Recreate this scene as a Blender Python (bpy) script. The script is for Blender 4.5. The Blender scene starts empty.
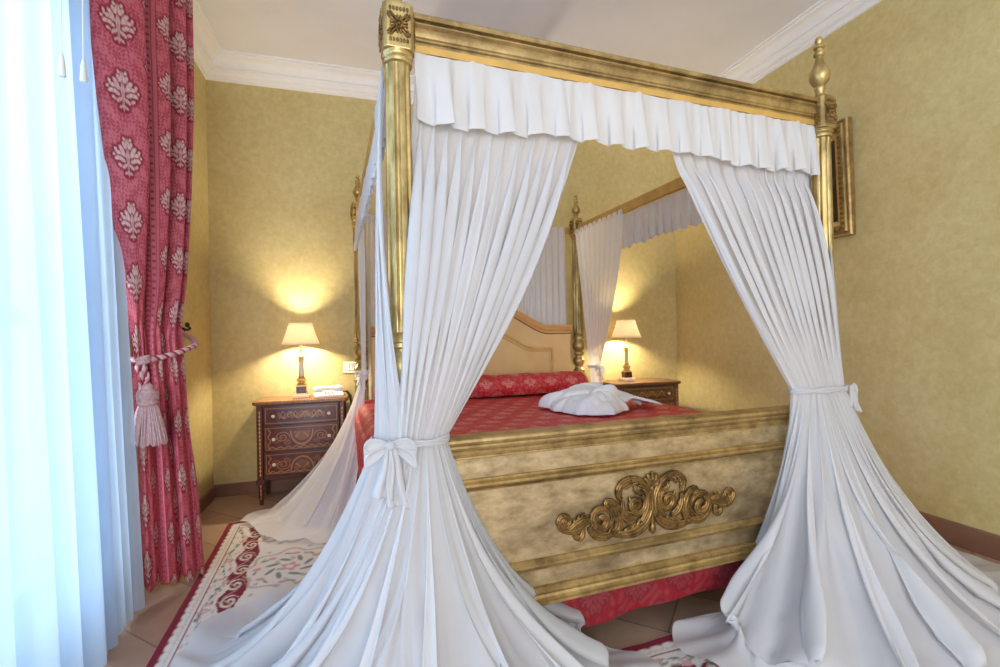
import bpy, math, random
import numpy as np
from mathutils import Vector, Matrix
PI = math.pi
R = np.random.RandomState(7)
scene = bpy.context.scene
col = scene.collection

# ------------------------------------------------------------------ helpers
def s2l(c):
    c = c/255.0
    return c/12.92 if c <= 0.04045 else ((c+0.055)/1.055)**2.4
def rgb(r, g, b): return (s2l(r), s2l(g), s2l(b), 1.0)
def rgb3(r, g, b): return np.array([s2l(r), s2l(g), s2l(b)])

class MB:
    """collects vertices and faces of one mesh object"""
    def __init__(self): self.v = []; self.f = []; self.n = 0; self.c = []
    def add(self, verts, faces, cols=None):
        verts = np.asarray(verts, float).reshape(-1, 3)
        self.v.append(verts)
        for fc in faces: self.f.append(tuple(int(i)+self.n for i in fc))
        self.n += len(verts)
        self.c.append(np.ones((len(verts), 4)) if cols is None else np.asarray(cols, float).reshape(-1, 4))
        return self
    def grid(self, P, closed_u=False, closed_v=False, cols=None, flip=False):
        nu, nv = P.shape[:2]
        F = []
        for i in range(nu if closed_u else nu-1):
            i2 = (i+1) % nu
            for j in range(nv if closed_v else nv-1):
                j2 = (j+1) % nv
                q = (i*nv+j, i2*nv+j, i2*nv+j2, i*nv+j2)
                F.append(q[::-1] if flip else q)
        return self.add(P.reshape(-1, 3), F, cols)
    def box(self, x0, x1, y0, y1, z0, z1):
        v = [(x0,y0,z0),(x1,y0,z0),(x1,y1,z0),(x0,y1,z0),(x0,y0,z1),(x1,y0,z1),(x1,y1,z1),(x0,y1,z1)]
        return self.add(v, [(0,3,2,1),(4,5,6,7),(0,1,5,4),(1,2,6,5),(2,3,7,6),(3,0,4,7)])
    def lathe(self, prof, cx=0, cy=0, seg=32, flute=None, caps=True, axis='z', sx=1, sy=1):
        """prof: list of (z, r[, fluteflag])"""
        th = np.linspace(0, 2*PI, seg, endpoint=False)
        P = np.zeros((seg, len(prof), 3))
        for j, p in enumerate(prof):
            z, r = p[0], p[1]
            k = p[2] if len(p) > 2 else 0
            rr = np.full(seg, r)
            if k and flute:
                rr = r*(1 - .20*k*np.clip(np.cos(th*flute), 0, 1)**.6)
            P[:, j, 0] = cx + sx*rr*np.cos(th); P[:, j, 1] = cy + sy*rr*np.sin(th); P[:, j, 2] = z
        if axis == 'x': P = P[..., [2, 1, 0]]; P[..., 1] = P[..., 1]; P = P
        n0 = self.n
        self.grid(P, closed_u=True, flip=(axis == 'x'))
        if caps:
            nv = len(prof)
            self.f.append(tuple(n0+i*nv for i in range(seg))[::-1])
            self.f.append(tuple(n0+i*nv+nv-1 for i in range(seg)))
        return self
    def prism(self, poly, y0, y1, plane='xz'):
        """extrude 2D polygon (ccw) along the remaining axis"""
        n = len(poly); V = []
        for t in (y0, y1):
            for a, b in poly:
                V.append((a, t, b) if plane == 'xz' else ((t, a, b) if plane == 'yz' else (a, b, t)))
        F = [tuple(range(n)), tuple(range(2*n-1, n-1, -1))]
        for i in range(n): F.append((i, n+i, n+(i+1) % n, (i+1) % n))
        return self.add(V, F)
    def tube(self, pts, rad, seg=8, caps=True, flat=None):
        """pts Nx3, rad scalar/array ; flat=(normal, k): squash along normal"""
        pts = np.asarray(pts, float); N = len(pts)
        rad = np.full(N, rad) if np.isscalar(rad) else np.asarray(rad, float)
        T = np.gradient(pts, axis=0); T /= np.linalg.norm(T, axis=1)[:, None]+1e-9
        up = np.array([0, 0, 1.0]) if abs(T[0][2]) < .9 else np.array([0, 1.0, 0])
        P = np.zeros((seg, N, 3)); a = np.linspace(0, 2*PI, seg, endpoint=False)
        u = np.cross(T[0], up); u /= np.linalg.norm(u)
        for j in range(N):
            if flat is not None:
                w = np.array(flat[0], float); u = np.cross(T[j], w); u /= np.linalg.norm(u)+1e-9
                P[:, j] = pts[j] + rad[j]*(np.outer(np.cos(a), u) + flat[1]*np.outer(np.sin(a), w))
            else:
                u = u - T[j]*np.dot(u, T[j]); u /= np.linalg.norm(u)+1e-9
                w = np.cross(T[j], u)
                P[:, j] = pts[j] + rad[j]*(np.outer(np.cos(a), u) + np.outer(np.sin(a), w))
        n0 = self.n
        self.grid(P, closed_u=True)
        if caps:
            self.f.append(tuple(n0+i*N for i in range(seg))); self.f.append(tuple(n0+i*N+N-1 for i in range(seg))[::-1])
        return self
    def ellipsoid(self, c, r, rot=None, nu=16, nv=10):
        th = np.linspace(0, 2*PI, nu, endpoint=False); ph = np.linspace(-PI/2+.02, PI/2-.02, nv)
        P = np.zeros((nu, nv, 3))
        P[..., 0] = r[0]*np.cos(th)[:, None]*np.cos(ph); P[..., 1] = r[1]*np.sin(th)[:, None]*np.cos(ph); P[..., 2] = r[2]*np.sin(ph)
        if rot is not None: P = P @ np.array(rot).T
        P = P + np.array(c)
        return self.grid(P, closed_u=True)
    def build(self, name, mat, parent=None, loc=None, smooth=True, bevel=0, angle=40, rotz=0, attr=False, solid=0, seg=2):
        me = bpy.data.meshes.new(name)
        V = np.concatenate(self.v)
        me.from_pydata(V.tolist(), [], self.f)
        if attr:
            a = me.color_attributes.new('Col', 'FLOAT_COLOR', 'POINT')
            a.data.foreach_set('color', np.concatenate(self.c).astype(np.float32).ravel())
        me.materials.append(mat)
        me.validate(); me.update()
        if smooth:
            me.shade_smooth()
            try: me.set_sharp_from_angle(angle=math.radians(angle))
            except Exception: pass
        o = bpy.data.objects.new(name, me); col.objects.link(o)
        if loc is not None: o.location = loc
        o.rotation_euler.z = rotz
        if parent: o.parent = parent
        if bevel:
            m = o.modifiers.new('bevel', 'BEVEL'); m.width = bevel; m.segments = seg; m.limit_method = 'ANGLE'; m.angle_limit = math.radians(35)
        if solid:
            m = o.modifiers.new('solid', 'SOLIDIFY'); m.thickness = solid; m.offset = 0
        return o

def tag(o, label=None, cat=None, group=None, kind=None):
    if label: o['label'] = label
    if cat: o['category'] = cat
    if group: o['group'] = group
    if kind: o['kind'] = kind
    return o
def empty(name, loc, rz=0, **k):
    o = bpy.data.objects.new(name, None); col.objects.link(o)
    o.location = loc; o.rotation_euler = (0, 0, rz); o.empty_display_size = .1
    return tag(o, **k)
def copy_tree(o, parent=None):
    c = o.copy(); col.objects.link(c); c.parent = parent
    for ch in [x for x in bpy.data.objects if x.parent == o]: copy_tree(ch, c)
    return c

# ------------------------------------------------------------------ materials
def newmat(name):
    m = bpy.data.materials.new(name); m.use_nodes = True
    nt = m.node_tree; nt.nodes.clear()
    out = nt.nodes.new('ShaderNodeOutputMaterial')
    return m, nt, out
def pbsdf(nt, out, **k):
    p = nt.nodes.new('ShaderNodeBsdfPrincipled'); nt.links.new(p.outputs[0], out.inputs[0])
    for a, b in k.items(): p.inputs[a.replace('_', ' ')].default_value = b
    return p
def noise(nt, scale=5, detail=4, rough=.55, coord='Object', vec=None, stretch=None, dist=0):
    n = nt.nodes.new('ShaderNodeTexNoise'); n.inputs['Scale'].default_value = scale
    n.inputs['Detail'].default_value = detail; n.inputs['Roughness'].default_value = rough; n.inputs['Distortion'].default_value = dist
    if vec is None:
        t = nt.nodes.new('ShaderNodeTexCoord'); vec = t.outputs[coord]
    if stretch:
        mp = nt.nodes.new('ShaderNodeMapping'); mp.inputs['Scale'].default_value = stretch
        nt.links.new(vec, mp.inputs[0]); vec = mp.outputs[0]
    nt.links.new(vec, n.inputs['Vector'])
    return n.outputs['Fac']
def ramp(nt, fac, stops):
    r = nt.nodes.new('ShaderNodeValToRGB'); el = r.color_ramp.elements
    while len(el) > 1: el.remove(el[-1])
    el[0].position = stops[0][0]; el[0].color = stops[0][1]
    for p, c in stops[1:]:
        e = el.new(p); e.color = c
    nt.links.new(fac, r.inputs[0]); return r.outputs[0]
def bump(nt, p, h, strength=.3, dist=.01):
    b = nt.nodes.new('ShaderNodeBump'); b.inputs['Strength'].default_value = strength; b.inputs['Distance'].default_value = dist
    nt.links.new(h, b.inputs['Height']); nt.links.new(b.outputs[0], p.inputs['Normal']); return b
def gray(v): return (v, v, v, 1)

def mat_plain(name, c, rough=.5, metal=0, var=.12, scale=12, bumpk=0, **kw):
    m, nt, out = newmat(name); p = pbsdf(nt, out, Roughness=rough, Metallic=metal, **kw)
    lo = tuple(x*(1-var) for x in c[:3])+(1,); hi = tuple(min(1, x*(1+var)) for x in c[:3])+(1,)
    n = noise(nt, scale)
    nt.links.new(ramp(nt, n, [(.3, lo), (.7, hi)]), p.inputs['Base Color'])
    if bumpk: bump(nt, p, noise(nt, scale*6), bumpk, .003)
    return m
def mat_wall():
    m, nt, out = newmat('stucco_ochre'); p = pbsdf(nt, out, Roughness=.62, Specular_IOR_Level=.3)
    a = noise(nt, 1.3, 5, .55, dist=.3); b = noise(nt, 26, 6, .65, dist=.3)
    mx = nt.nodes.new('ShaderNodeMath'); mx.operation = 'MULTIPLY_ADD'; mx.inputs[1].default_value = .5
    nt.links.new(b, mx.inputs[0])
    m2 = nt.nodes.new('ShaderNodeMath'); m2.operation = 'MULTIPLY'; m2.inputs[1].default_value = .5
    nt.links.new(a, m2.inputs[0]); nt.links.new(m2.outputs[0], mx.inputs[2])
    nt.links.new(ramp(nt, mx.outputs[0], [(.34, rgb(190,171,112)), (.5, rgb(205,187,131)), (.66, rgb(217,202,150))]), p.inputs['Base Color'])
    bump(nt, p, noise(nt, 55, 5, .65, dist=.8), .35, .004)
    return m
def mat_ceiling():
    m, nt, out = newmat('white_plaster'); p = pbsdf(nt, out, Roughness=.8)
    nt.links.new(ramp(nt, noise(nt, 2.2), [(.3, rgb(230,231,236)), (.7, rgb(238,239,244))]), p.inputs['Base Color'])
    bump(nt, p, noise(nt, 60), .12, .003)
    return m
def mat_floor():
    m, nt, out = newmat('terracotta_tiles'); p = pbsdf(nt, out, Roughness=.42)
    t = nt.nodes.new('ShaderNodeTexCoord'); mp = nt.nodes.new('ShaderNodeMapping'); mp.inputs['Rotation'].default_value = (0, 0, math.radians(45))
    nt.links.new(t.outputs['Object'], mp.inputs[0])
    b = nt.nodes.new('ShaderNodeTexBrick'); b.inputs['Scale'].default_value = 1; b.inputs['Mortar Size'].default_value = .004
    b.inputs['Brick Width'].default_value = .62; b.inputs['Row Height'].default_value = .31; b.inputs['Bias'].default_value = 0
    b.inputs['Color1'].default_value = rgb(168,134,112); b.inputs['Color2'].default_value = rgb(190,158,134); b.inputs['Mortar'].default_value = rgb(128,104,90)
    b.inputs['Mortar Smooth'].default_value = .3
    nt.links.new(mp.outputs[0], b.inputs['Vector'])
    mix = nt.nodes.new('ShaderNodeMix'); mix.data_type = 'RGBA'; mix.blend_type = 'MULTIPLY'; mix.inputs[0].default_value = .6
    nt.links.new(b.outputs['Color'], mix.inputs[6])
    nt.links.new(ramp(nt, noise(nt, 3.5, 6, .6, dist=1), [(.3, gray(.62)), (.7, gray(1.0))]), mix.inputs[7])
    nt.links.new(mix.outputs[2], p.inputs['Base Color'])
    bump(nt, p, b.outputs['Fac'], -.3, .003)
    return m
def mat_gold(name, light, dark, dirt, rough=.36, metal=.75, scale=6, stretch=(1,1,1), amount=.55):
    """worn gilding: leaf colour, darker rubbed patches of its own shape"""
    m, nt, out = newmat(name); p = pbsdf(nt, out, Roughness=rough, Metallic=metal)
    a = noise(nt, scale, 6, .65, stretch=stretch, dist=.5); b = noise(nt, scale*5, 5, .7, stretch=stretch)
    base = ramp(nt, b, [(.3, dark), (.62, light)])
    msk = ramp(nt, a, [(amount-.12, gray(1)), (amount+.1, gray(0))])
    mix = nt.nodes.new('ShaderNodeMix'); mix.data_type = 'RGBA'; inv = nt.nodes.new('ShaderNodeMath'); inv.operation = 'MULTIPLY'; inv.inputs[1].default_value = .75
    nt.links.new(msk, inv.inputs[0]); nt.links.new(inv.outputs[0], mix.inputs[0])
    nt.links.new(base, mix.inputs[6]); mix.inputs[7].default_value = dirt
    nt.links.new(mix.outputs[2], p.inputs['Base Color'])
    rr = ramp(nt, a, [(.3, gray(rough+.2)), (.7, gray(rough-.04))]); nt.links.new(rr, p.inputs['Roughness'])
    bump(nt, p, b, .12, .003)
    return m
def mat_cloth(name, c, transl=.35, transp=.12, weave=900, sheen=.2):
    m, nt, out = newmat(name)
    d = nt.nodes.new('ShaderNodeBsdfPrincipled'); d.inputs['Roughness'].default_value = .75; d.inputs['Sheen Weight'].default_value = sheen
    n = noise(nt, 9, 3)
    cc = ramp(nt, n, [(.3, tuple(x*.96 for x in c[:3])+(1,)), (.7, c)]); nt.links.new(cc, d.inputs['Base Color'])
    t = nt.nodes.new('ShaderNodeBsdfTranslucent'); nt.links.new(cc, t.inputs['Color'])
    m1 = nt.nodes.new('ShaderNodeMixShader'); m1.inputs[0].default_value = transl
    nt.links.new(d.outputs[0], m1.inputs[1]); nt.links.new(t.outputs[0], m1.inputs[2])
    tr = nt.nodes.new('ShaderNodeBsdfTransparent'); m2 = nt.nodes.new('ShaderNodeMixShader'); m2.inputs[0].default_value = transp
    nt.links.new(m1.outputs[0], m2.inputs[1]); nt.links.new(tr.outputs[0], m2.inputs[2])
    nt.links.new(m2.outputs[0], out.inputs[0])
    b = nt.nodes.new('ShaderNodeBump'); b.inputs['Strength'].default_value = .15; b.inputs['Distance'].default_value = .002
    nt.links.new(noise(nt, 45, 4), b.inputs['Height']); nt.links.new(b.outputs[0], d.inputs['Normal'])
    return m
def mat_attr(name, rough=.6, transl=0, bumpk=.15, bscale=120, **kw):
    m, nt, out = newmat(name); p = pbsdf(nt, out, Roughness=rough, **kw)
    a = nt.nodes.new('ShaderNodeAttribute'); a.attribute_name = 'Col'
    mix = nt.nodes.new('ShaderNodeMix'); mix.data_type = 'RGBA'; mix.blend_type = 'MULTIPLY'; mix.inputs[0].default_value = 1
    nt.links.new(a.outputs['Color'], mix.inputs[6])
    nt.links.new(ramp(nt, noise(nt, bscale), [(.3, gray(.88)), (.7, gray(1.0))]), mix.inputs[7])
    nt.links.new(mix.outputs[2], p.inputs['Base Color'])
    if bumpk: bump(nt, p, noise(nt, bscale*2), bumpk, .002)
    if transl:
        t = nt.nodes.new('ShaderNodeBsdfTranslucent'); nt.links.new(mix.outputs[2], t.inputs['Color'])
        ms = nt.nodes.new('ShaderNodeMixShader'); ms.inputs[0].default_value = transl
        nt.links.new(p.outputs[0], ms.inputs[1]); nt.links.new(t.outputs[0], ms.inputs[2]); nt.links.new(ms.outputs[0], out.inputs[0])
    return m
def mat_wood(name, a, b, rough=.3, scale=4, coat=.3, stretch=(1, 1, 8)):
    m, nt, out = newmat(name); p = pbsdf(nt, out, Roughness=rough, Coat_Weight=coat, Coat_Roughness=.15)
    n = noise(nt, scale*4, 6, .6, stretch=stretch, dist=.6)
    nt.links.new(ramp(nt, n, [(.32, a), (.68, b)]), p.inputs['Base Color']); return m
def mat_glass():
    m, nt, out = newmat('window_glass'); g = nt.nodes.new('ShaderNodeBsdfGlossy'); g.inputs['Roughness'].default_value = .02
    t = nt.nodes.new('ShaderNodeBsdfTransparent'); t.inputs[0].default_value = (.95, .97, 1, 1)
    mx = nt.nodes.new('ShaderNodeMixShader'); mx.inputs[0].default_value = .07
    nt.links.new(t.outputs[0], mx.inputs[1]); nt.links.new(g.outputs[0], mx.inputs[2]); nt.links.new(mx.outputs[0], out.inputs[0]); return m
def mat_shade():
    m, nt, out = newmat('lampshade_fabric'); d = nt.nodes.new('ShaderNodeBsdfDiffuse'); t = nt.nodes.new('ShaderNodeBsdfTranslucent')
    cc = ramp(nt, noise(nt, 60), [(.3, rgb(250,240,222)), (.7, rgb(255,248,235))])
    nt.links.new(cc, d.inputs[0]); nt.links.new(cc, t.inputs[0])
    mx = nt.nodes.new('ShaderNodeMixShader'); mx.inputs[0].default_value = .80
    nt.links.new(d.outputs[0], mx.inputs[1]); nt.links.new(t.outputs[0], mx.inputs[2]); nt.links.new(mx.outputs[0], out.inputs[0]); return m
def mat_emit(name, c, s):
    m, nt, out = newmat(name); e = nt.nodes.new('ShaderNodeEmission'); e.inputs[0].default_value = c; e.inputs[1].default_value = s
    nt.links.new(e.outputs[0], out.inputs[0]); return m

M = {}
M['wall'] = mat_wall(); M['ceil'] = mat_ceiling(); M['floor'] = mat_floor()
M['mould'] = mat_plain('white_moulding', rgb(240,239,238), .6, var=.015)
M['base'] = mat_plain('terracotta_skirting', rgb(128,92,72), .4, var=.2, scale=5)
M['gold'] = mat_gold('gilt_post', rgb(214,188,128), rgb(160,132,76), rgb(84,68,40), .34, .8, 5, (1, 1, .35), .44)
M['gilt'] = mat_gold('gilt_footboard', rgb(216,192,148), rgb(154,130,90), rgb(84,66,42), .34, .70, 1.9, (1, 1, 1.9), .43)
M['giltband'] = mat_gold('gilt_moulding', rgb(204,174,116), rgb(150,122,76), rgb(84,66,38), .34, .75, 3, (1, 1, 1), .42)
M['carve'] = mat_gold('gilt_carving', rgb(166,130,76), rgb(104,78,42), rgb(40,28,16), .33, .8, 22, (1, 1, 1), .45)
M['wood_gold'] = mat_plain('painted_gold_wood', rgb(206,164,86), .45, var=.15, scale=9, metal=.15)
M['head'] = mat_plain('painted_headboard', rgb(222,186,126), .5, var=.08, scale=4)
M['dark_line'] = mat_plain('oxblood_line', rgb(140,70,48), .45, var=.1)
M['head_line'] = mat_plain('headboard_moulding', rgb(216,170,104), .42, var=.12, scale=8)
M['cloth'] = mat_cloth('white_voile', rgb(226,225,226), .30, .16)
M['valance'] = mat_cloth('valance_cloth', rgb(228,226,224), .25, .05)
M['voile'] = mat_cloth('thin_voile', rgb(252,252,254), .38, .14)
M['sheer'] = mat_cloth('window_sheer', rgb(200,218,234), .38, .06)
M['towel'] = mat_plain('terry_cloth', rgb(240,240,244), .9, var=.04, scale=40, bumpk=.5)
M['damask'] = mat_attr('red_damask_curtain', .6, .10)
M['spread'] = mat_attr('red_damask_spread', .55, 0, Sheen_Weight=.0)
M['rug'] = mat_attr('wool_rug', .95, 0, .6, 160)
M['inlay'] = mat_attr('marquetry', .28, 0, 0, 30, Coat_Weight=.5, Coat_Roughness=.12)
M['wood'] = mat_wood('mahogany', rgb(58,26,20), rgb(98,48,34), .3)
M['wood2'] = mat_wood('walnut', rgb(92,58,34), rgb(134,90,54), .35)
M['woodtop'] = mat_wood('nightstand_top', rgb(120,74,44), rgb(160,108,66), .25, stretch=(8, 1, 1))
M['brass'] = mat_plain('brass_knob', rgb(214,190,130), .25, .9, .05)
M['ivory'] = mat_plain('ivory_knob', rgb(236,228,208), .3, 0, .05)
M['lampgold'] = mat_plain('lamp_gilt', rgb(222,186,120), .35, .55, .12, 30)
M['lampcream'] = mat_plain('lamp_cream', rgb(236,222,196), .4, 0, .06, 20)
M['lampdark'] = mat_plain('lamp_marble', rgb(96,50,44), .2, 0, .35, 40)
M['shade'] = mat_shade()
M['plastic'] = mat_plain('white_plastic', rgb(236,236,232), .35, 0, .02)
M['dark'] = mat_plain('dark_metal', rgb(52,44,38), .4, .6, .2, 30)
M['blackp'] = mat_plain('black_cord', rgb(40,34,30), .5, 0, .1, 30)
M['rope'] = mat_attr('twisted_rope', .7, 0, .3, 90)
M['tassel'] = mat_plain('tassel_thread', rgb(196,158,156), .7, 0, .2, 90)
M['glass'] = mat_glass()
M['frame_white'] = mat_plain('window_paint', rgb(226,228,230), .4, 0, .03)
M['bulb'] = mat_emit('bulb', (1, .82, .55, 1), 25)

# ------------------------------------------------------------------ camera
F_PX, CAM_H, PSI, ROLL, HY = 475.0, 1.12, math.radians(16.64), math.radians(1.1), 337.2
cam_d = bpy.data.cameras.new('camera'); cam = bpy.data.objects.new('camera', cam_d); col.objects.link(cam)
fwd = Vector((math.sin(PSI), math.cos(PSI), 0)); rgt = Vector((math.cos(PSI), -math.sin(PSI), 0)); up = Vector((0, 0, 1))
cx = rgt*math.cos(ROLL) - up*math.sin(ROLL); cy = rgt*math.sin(ROLL) + up*math.cos(ROLL)
mt = Matrix((cx, cy, -fwd)).transposed().to_4x4(); mt.translation = Vector((0, 0, CAM_H)); cam.matrix_world = mt
cam_d.sensor_width = 36; cam_d.lens = 36*F_PX/1000; cam_d.shift_y = (HY-333.5)/1000; cam_d.clip_start = .05
scene.camera = cam

# ------------------------------------------------------------------ room shell
XL, XR, YB, YF, ZC = -1.022, 2.941, 3.897, -1.3, 3.19
def struct(o): o['kind'] = 'structure'; return o
struct(MB().box(XL-.3, XR+.3, YF, YB+.3, -.1, 0).build('floor', M['floor'], smooth=False))
struct(MB().box(XL-.3, XR+.3, YF, YB+.3, ZC, ZC+.1).build('ceiling', M['ceil'], smooth=False))
struct(MB().box(XL, XR, YB, YB+.2, 0, ZC).build('wall_back', M['wall'], smooth=False))
struct(MB().box(XR, XR+.2, YF, YB, 0, ZC).build('wall_right', M['wall'], smooth=False))
WY0, WY1, WZ1 = -.75, 2.3, 2.55     # tall french window in the left wall
w = MB(); w.box(XL-.25, XL, WY1, YB, 0, ZC); w.box(XL-.25, XL, YF, WY0, 0, ZC); w.box(XL-.25, XL, WY0, WY1, WZ1, ZC)
struct(w.build('wall_left', M['wall'], smooth=False))
# skirting boards
def basebd(name, pts):
    m = MB()
    prof = [(0, 0), (.014, 0), (.014, .082), (.009, .09), (0, .09)]
    return m, prof
m = MB(); m.prism([(YB-.014, 0), (YB, 0), (YB, .09), (YB-.01, .09), (YB-.014, .085)], XL, XR, 'yz'); struct(m.build('baseboard_back', M['base'], smooth=False))
m = MB(); m.prism([(XL, 0), (XL+.014, 0), (XL+.014, .085), (XL+.01, .09), (XL, .09)], WY1+.02, YB-.014, 'xz'); struct(m.build('baseboard_left', M['base'], smooth=False))
m = MB(); m.prism([(XR-.014, 0), (XR, 0), (XR, .12), (XR-.01, .12), (XR-.014, .113)], YF+.02, YB-.014, 'xz')
struct(m.build('baseboard_right', M['base'], smooth=False))
# crown moulding profile: (out from wall, down from ceiling)
CP = [(0, 0), (.135, 0), (.135, .012), (.118, .014), (.118, .026)]
for k in range(7):
    a = k/6*PI/2; CP.append((.112-.05*math.sin(a), .03+.05*(1-math.cos(a))))
CP += [(.062, .086), (.05, .09), (.05, .1)]
for k in range(7):
    a = k/6*PI/2; CP.append((.046-.026*(1-math.cos(a)), .104+.03*math.sin(a)))
CP += [(.02, .14), (.012, .145), (.012, .16), (0, .165)]
def crown(name, a, b, nrm):
    """a,b: wall line ends; nrm: into the room"""
    m = MB(); P = np.zeros((2, len(CP), 3))
    d = np.array(b, float)-np.array(a, float); d /= np.linalg.norm(d)
    for j, (o_, dn) in enumerate(CP):
        for i, (q, sgn) in enumerate(((a, 1), (b, -1))):
            P[i, j] = (q[0]+nrm[0]*o_+d[0]*o_*sgn, q[1]+nrm[1]*o_+d[1]*o_*sgn, ZC-dn)
    m.grid(P); struct(m.build(name, M['mould'], angle=25))
crown('trim_1', (XL, YB), (XR, YB), (0, -1)); crown('trim_2', (XR, YB), (XR, YF), (-1, 0)); crown('trim_3', (XL, YF), (XL, YB), (1, 0))
# french window: frame in the opening, four casements with glass
wroot = MB()
fx0, fx1 = XL-.2, XL-.12
wroot.box(fx0, fx1, WY0, WY0+.06, 0, WZ1); wroot.box(fx0, fx1, WY1-.06, WY1, 0, WZ1); wroot.box(fx0, fx1, WY0+.06, WY1-.06, WZ1-.06, WZ1); wroot.box(fx0, fx1, WY0+.06, WY1-.06, 0, .03)
win = struct(wroot.build('window_1', M['frame_white'], bevel=.006, smooth=False))
n = 4; span = (WY1-WY0-.12)/n
for k in range(n):
    y0 = WY0+.06+k*span+.003; y1 = y0+span-.006
    c = MB(); x0, x1 = fx0+.01, fx1-.01
    c.box(x0, x1, y0, y0+.07, .035, WZ1-.065); c.box(x0, x1, y1-.07, y1, .035, WZ1-.065); c.box(x0, x1, y0+.07, y1-.07, WZ1-.135, WZ1-.065)
    c.box(x0, x1, y0+.07, y1-.07, .035, .25); c.box(x0, x1, y0+.07, y1-.07, 1.2, 1.25)
    co = c.build('casement', M['frame_white'], win, bevel=.005, smooth=False)
    MB().box((x0+x1)/2-.003, (x0+x1)/2+.003, y0+.07, y1-.07, .25, WZ1-.135).build('pane', M['glass'], co, smooth=False)

# ------------------------------------------------------------------ bed frame of reference
BO = (0.13, 1.468); BR = math.radians(3.0); BW, BL = 1.80, 2.16
cb, sb = math.cos(BR), math.sin(BR)
def L2W(x, y, z=0): return (BO[0]+cb*x-sb*y, BO[1]+sb*x+cb*y, z)
def W2L(x, y): dx = x-BO[0]; dy = y-BO[1]; return (cb*dx+sb*dy, -sb*dx+cb*dy)

bed = empty('four_poster_bed', (BO[0], BO[1], 0), BR, label='gilded four-poster canopy bed with carved footboard and fluted posts', cat='bed')

def rosette(m, c, nrm, R0=.036):
    """carved square flower on the block face; nrm outward"""
    nrm = np.array(nrm, float); t = np.array([0, 0, 1.0]); s = np.cross(t, nrm)
    B = np.stack([s, t, nrm], 1)
    c = np.array(c, float)
    a = np.linspace(0, 2*PI, 21)
    ring = np.array([c + B @ np.array([.011*math.cos(q), .011*math.sin(q), .004]) for q in a]); m.tube(ring, .003, 6, False)
    m.ellipsoid(c+B@np.array([0, 0, .003]), (.006, .006, .006), B)
    for k in range(8):
        q = k*PI/4+PI/8*0; L = .017 if k % 2 == 0 else .022
        r1 = .022 if k % 2 == 0 else .027
        rot = B @ np.array([[math.cos(q), -math.sin(q), 0], [math.sin(q), math.cos(q), 0], [0, 0, 1]])
        for o_ in (-.0045, .0045):
            m.ellipsoid(c+rot@np.array([r1-.004, o_, .002]), (L*.55, .0042, .005), rot)
    for k in range(4):          # leaves reaching into the corners
        q = PI/4+k*PI/2; rot = B @ np.array([[math.cos(q), -math.sin(q), 0], [math.sin(q), math.cos(q), 0], [0, 0, 1]])
        for o_ in (-.006, 0, .006): m.ellipsoid(c+rot@np.array([.038-abs(o_)*.5, o_, .001]), (.010, .0035, .005), rot)
    for k in range(6):
        for sg in (-1, 1): m.ellipsoid(c+B@np.array([-.025+k*.010, sg*.046, 0]), (.0042, .007, .005), B)

def post(px, py, rear=False):
    p = MB()
    # foot, square leg, turned vase, fluted shaft
    p.box(px-.045, px+.045, py-.045, py+.045, .10, .80)
    p.lathe([(0, .026), (.02, .034), (.05, .036), (.075, .03), (.085, .042), (.1, .046)], px, py, 24)
    sh = .043
    pr = [(.80, .044), (.815, .05), (.83, .05), (.84, .036), (.86, .031), (.885, .045), (.905, .05), (.925, .045), (.94, .03), (.95, .03), (.958, .041), (.97, .043), (.98, .036), (.985, .03),
          (.995, .034), (1.01, .047), (1.04, .052), (1.065, .044), (1.08, .032), (1.09, .032), (1.096, .047), (1.108, .047), (1.112, .038), (1.135, .040), (1.14, .043)]
    p.lathe(pr, px, py, 32)
    zz = np.linspace(1.14, 1.945, 24)
    fl = [(z, sh-.006*((z-1.14)/.8) if not rear else sh-.004*((z-1.14)/.8), min(1, min(z-1.14, 1.945-z)/.03)) for z in zz]
    p.lathe(fl, px, py, 120, flute=7)
    p.lathe([(1.944, .037), (1.948, .044), (1.955, .045), (1.958, .040), (1.962, .040), (1.966, .046), (1.972, .047), (1.976, .043), (1.982, .046)], px, py, 32)
    po = p.build('post', M['gold'], bed, angle=50)
    b = MB(); q = .042; ch = .007
    b.prism([(px-q-.004, py-q+ch), (px-q+ch, py-q-.004), (px+q-ch, py-q-.004), (px+q+.004, py-q+ch), (px+q+.004, py+q-ch), (px+q-ch, py+q+.004), (px-q+ch, py+q+.004), (px-q-.004, py+q-ch)], 1.98, 2.115, 'xy')
    b.prism([(px-q+.006, py-q+.006), (px+q-.006, py-q+.006), (px+q-.006, py+q-.006), (px-q+.006, py+q-.006)], 2.115, 2.125, 'xy')
    b.build('capital_block', M['gold'], po, bevel=.004, smooth=False)
    r = MB()
    rosette(r, (px, py-q-.004, 2.048), (0, -1, 0)); rosette(r, (px-q-.004, py, 2.048), (-1, 0, 0)); rosette(r, (px+q+.004, py, 2.048), (1, 0, 0))
    r.build('carved_rosettes', M['carve'], po)
    f = MB(); fs = .80 if rear else 1.03
    f.lathe([(2.12+(q_[0]-2.12)*fs, q_[1]*(.9 if rear else 1)) for q_ in [(2.12, .028), (2.128, .028), (2.132, .018), (2.15, .016), (2.158, .021), (2.166, .021), (2.172, .018), (2.19, .034), (2.21, .041), (2.23, .039), (2.25, .028), (2.27, .019), (2.295, .015), (2.30, .02),
             (2.306, .022), (2.312, .02), (2.315, .015), (2.327, .015), (2.331, .021), (2.336, .021), (2.34, .013), (2.348, .010), (2.355, .014), (2.364, .016), (2.373, .013), (2.38, .004)]], px, py, 28)
    f.build('finial', M['gold'], po)
for (x, y, rr) in ((0, 0, 0), (BW, 0, 0), (0, BL, 1), (BW, BL, 1)): post(x, y, rr)

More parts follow.
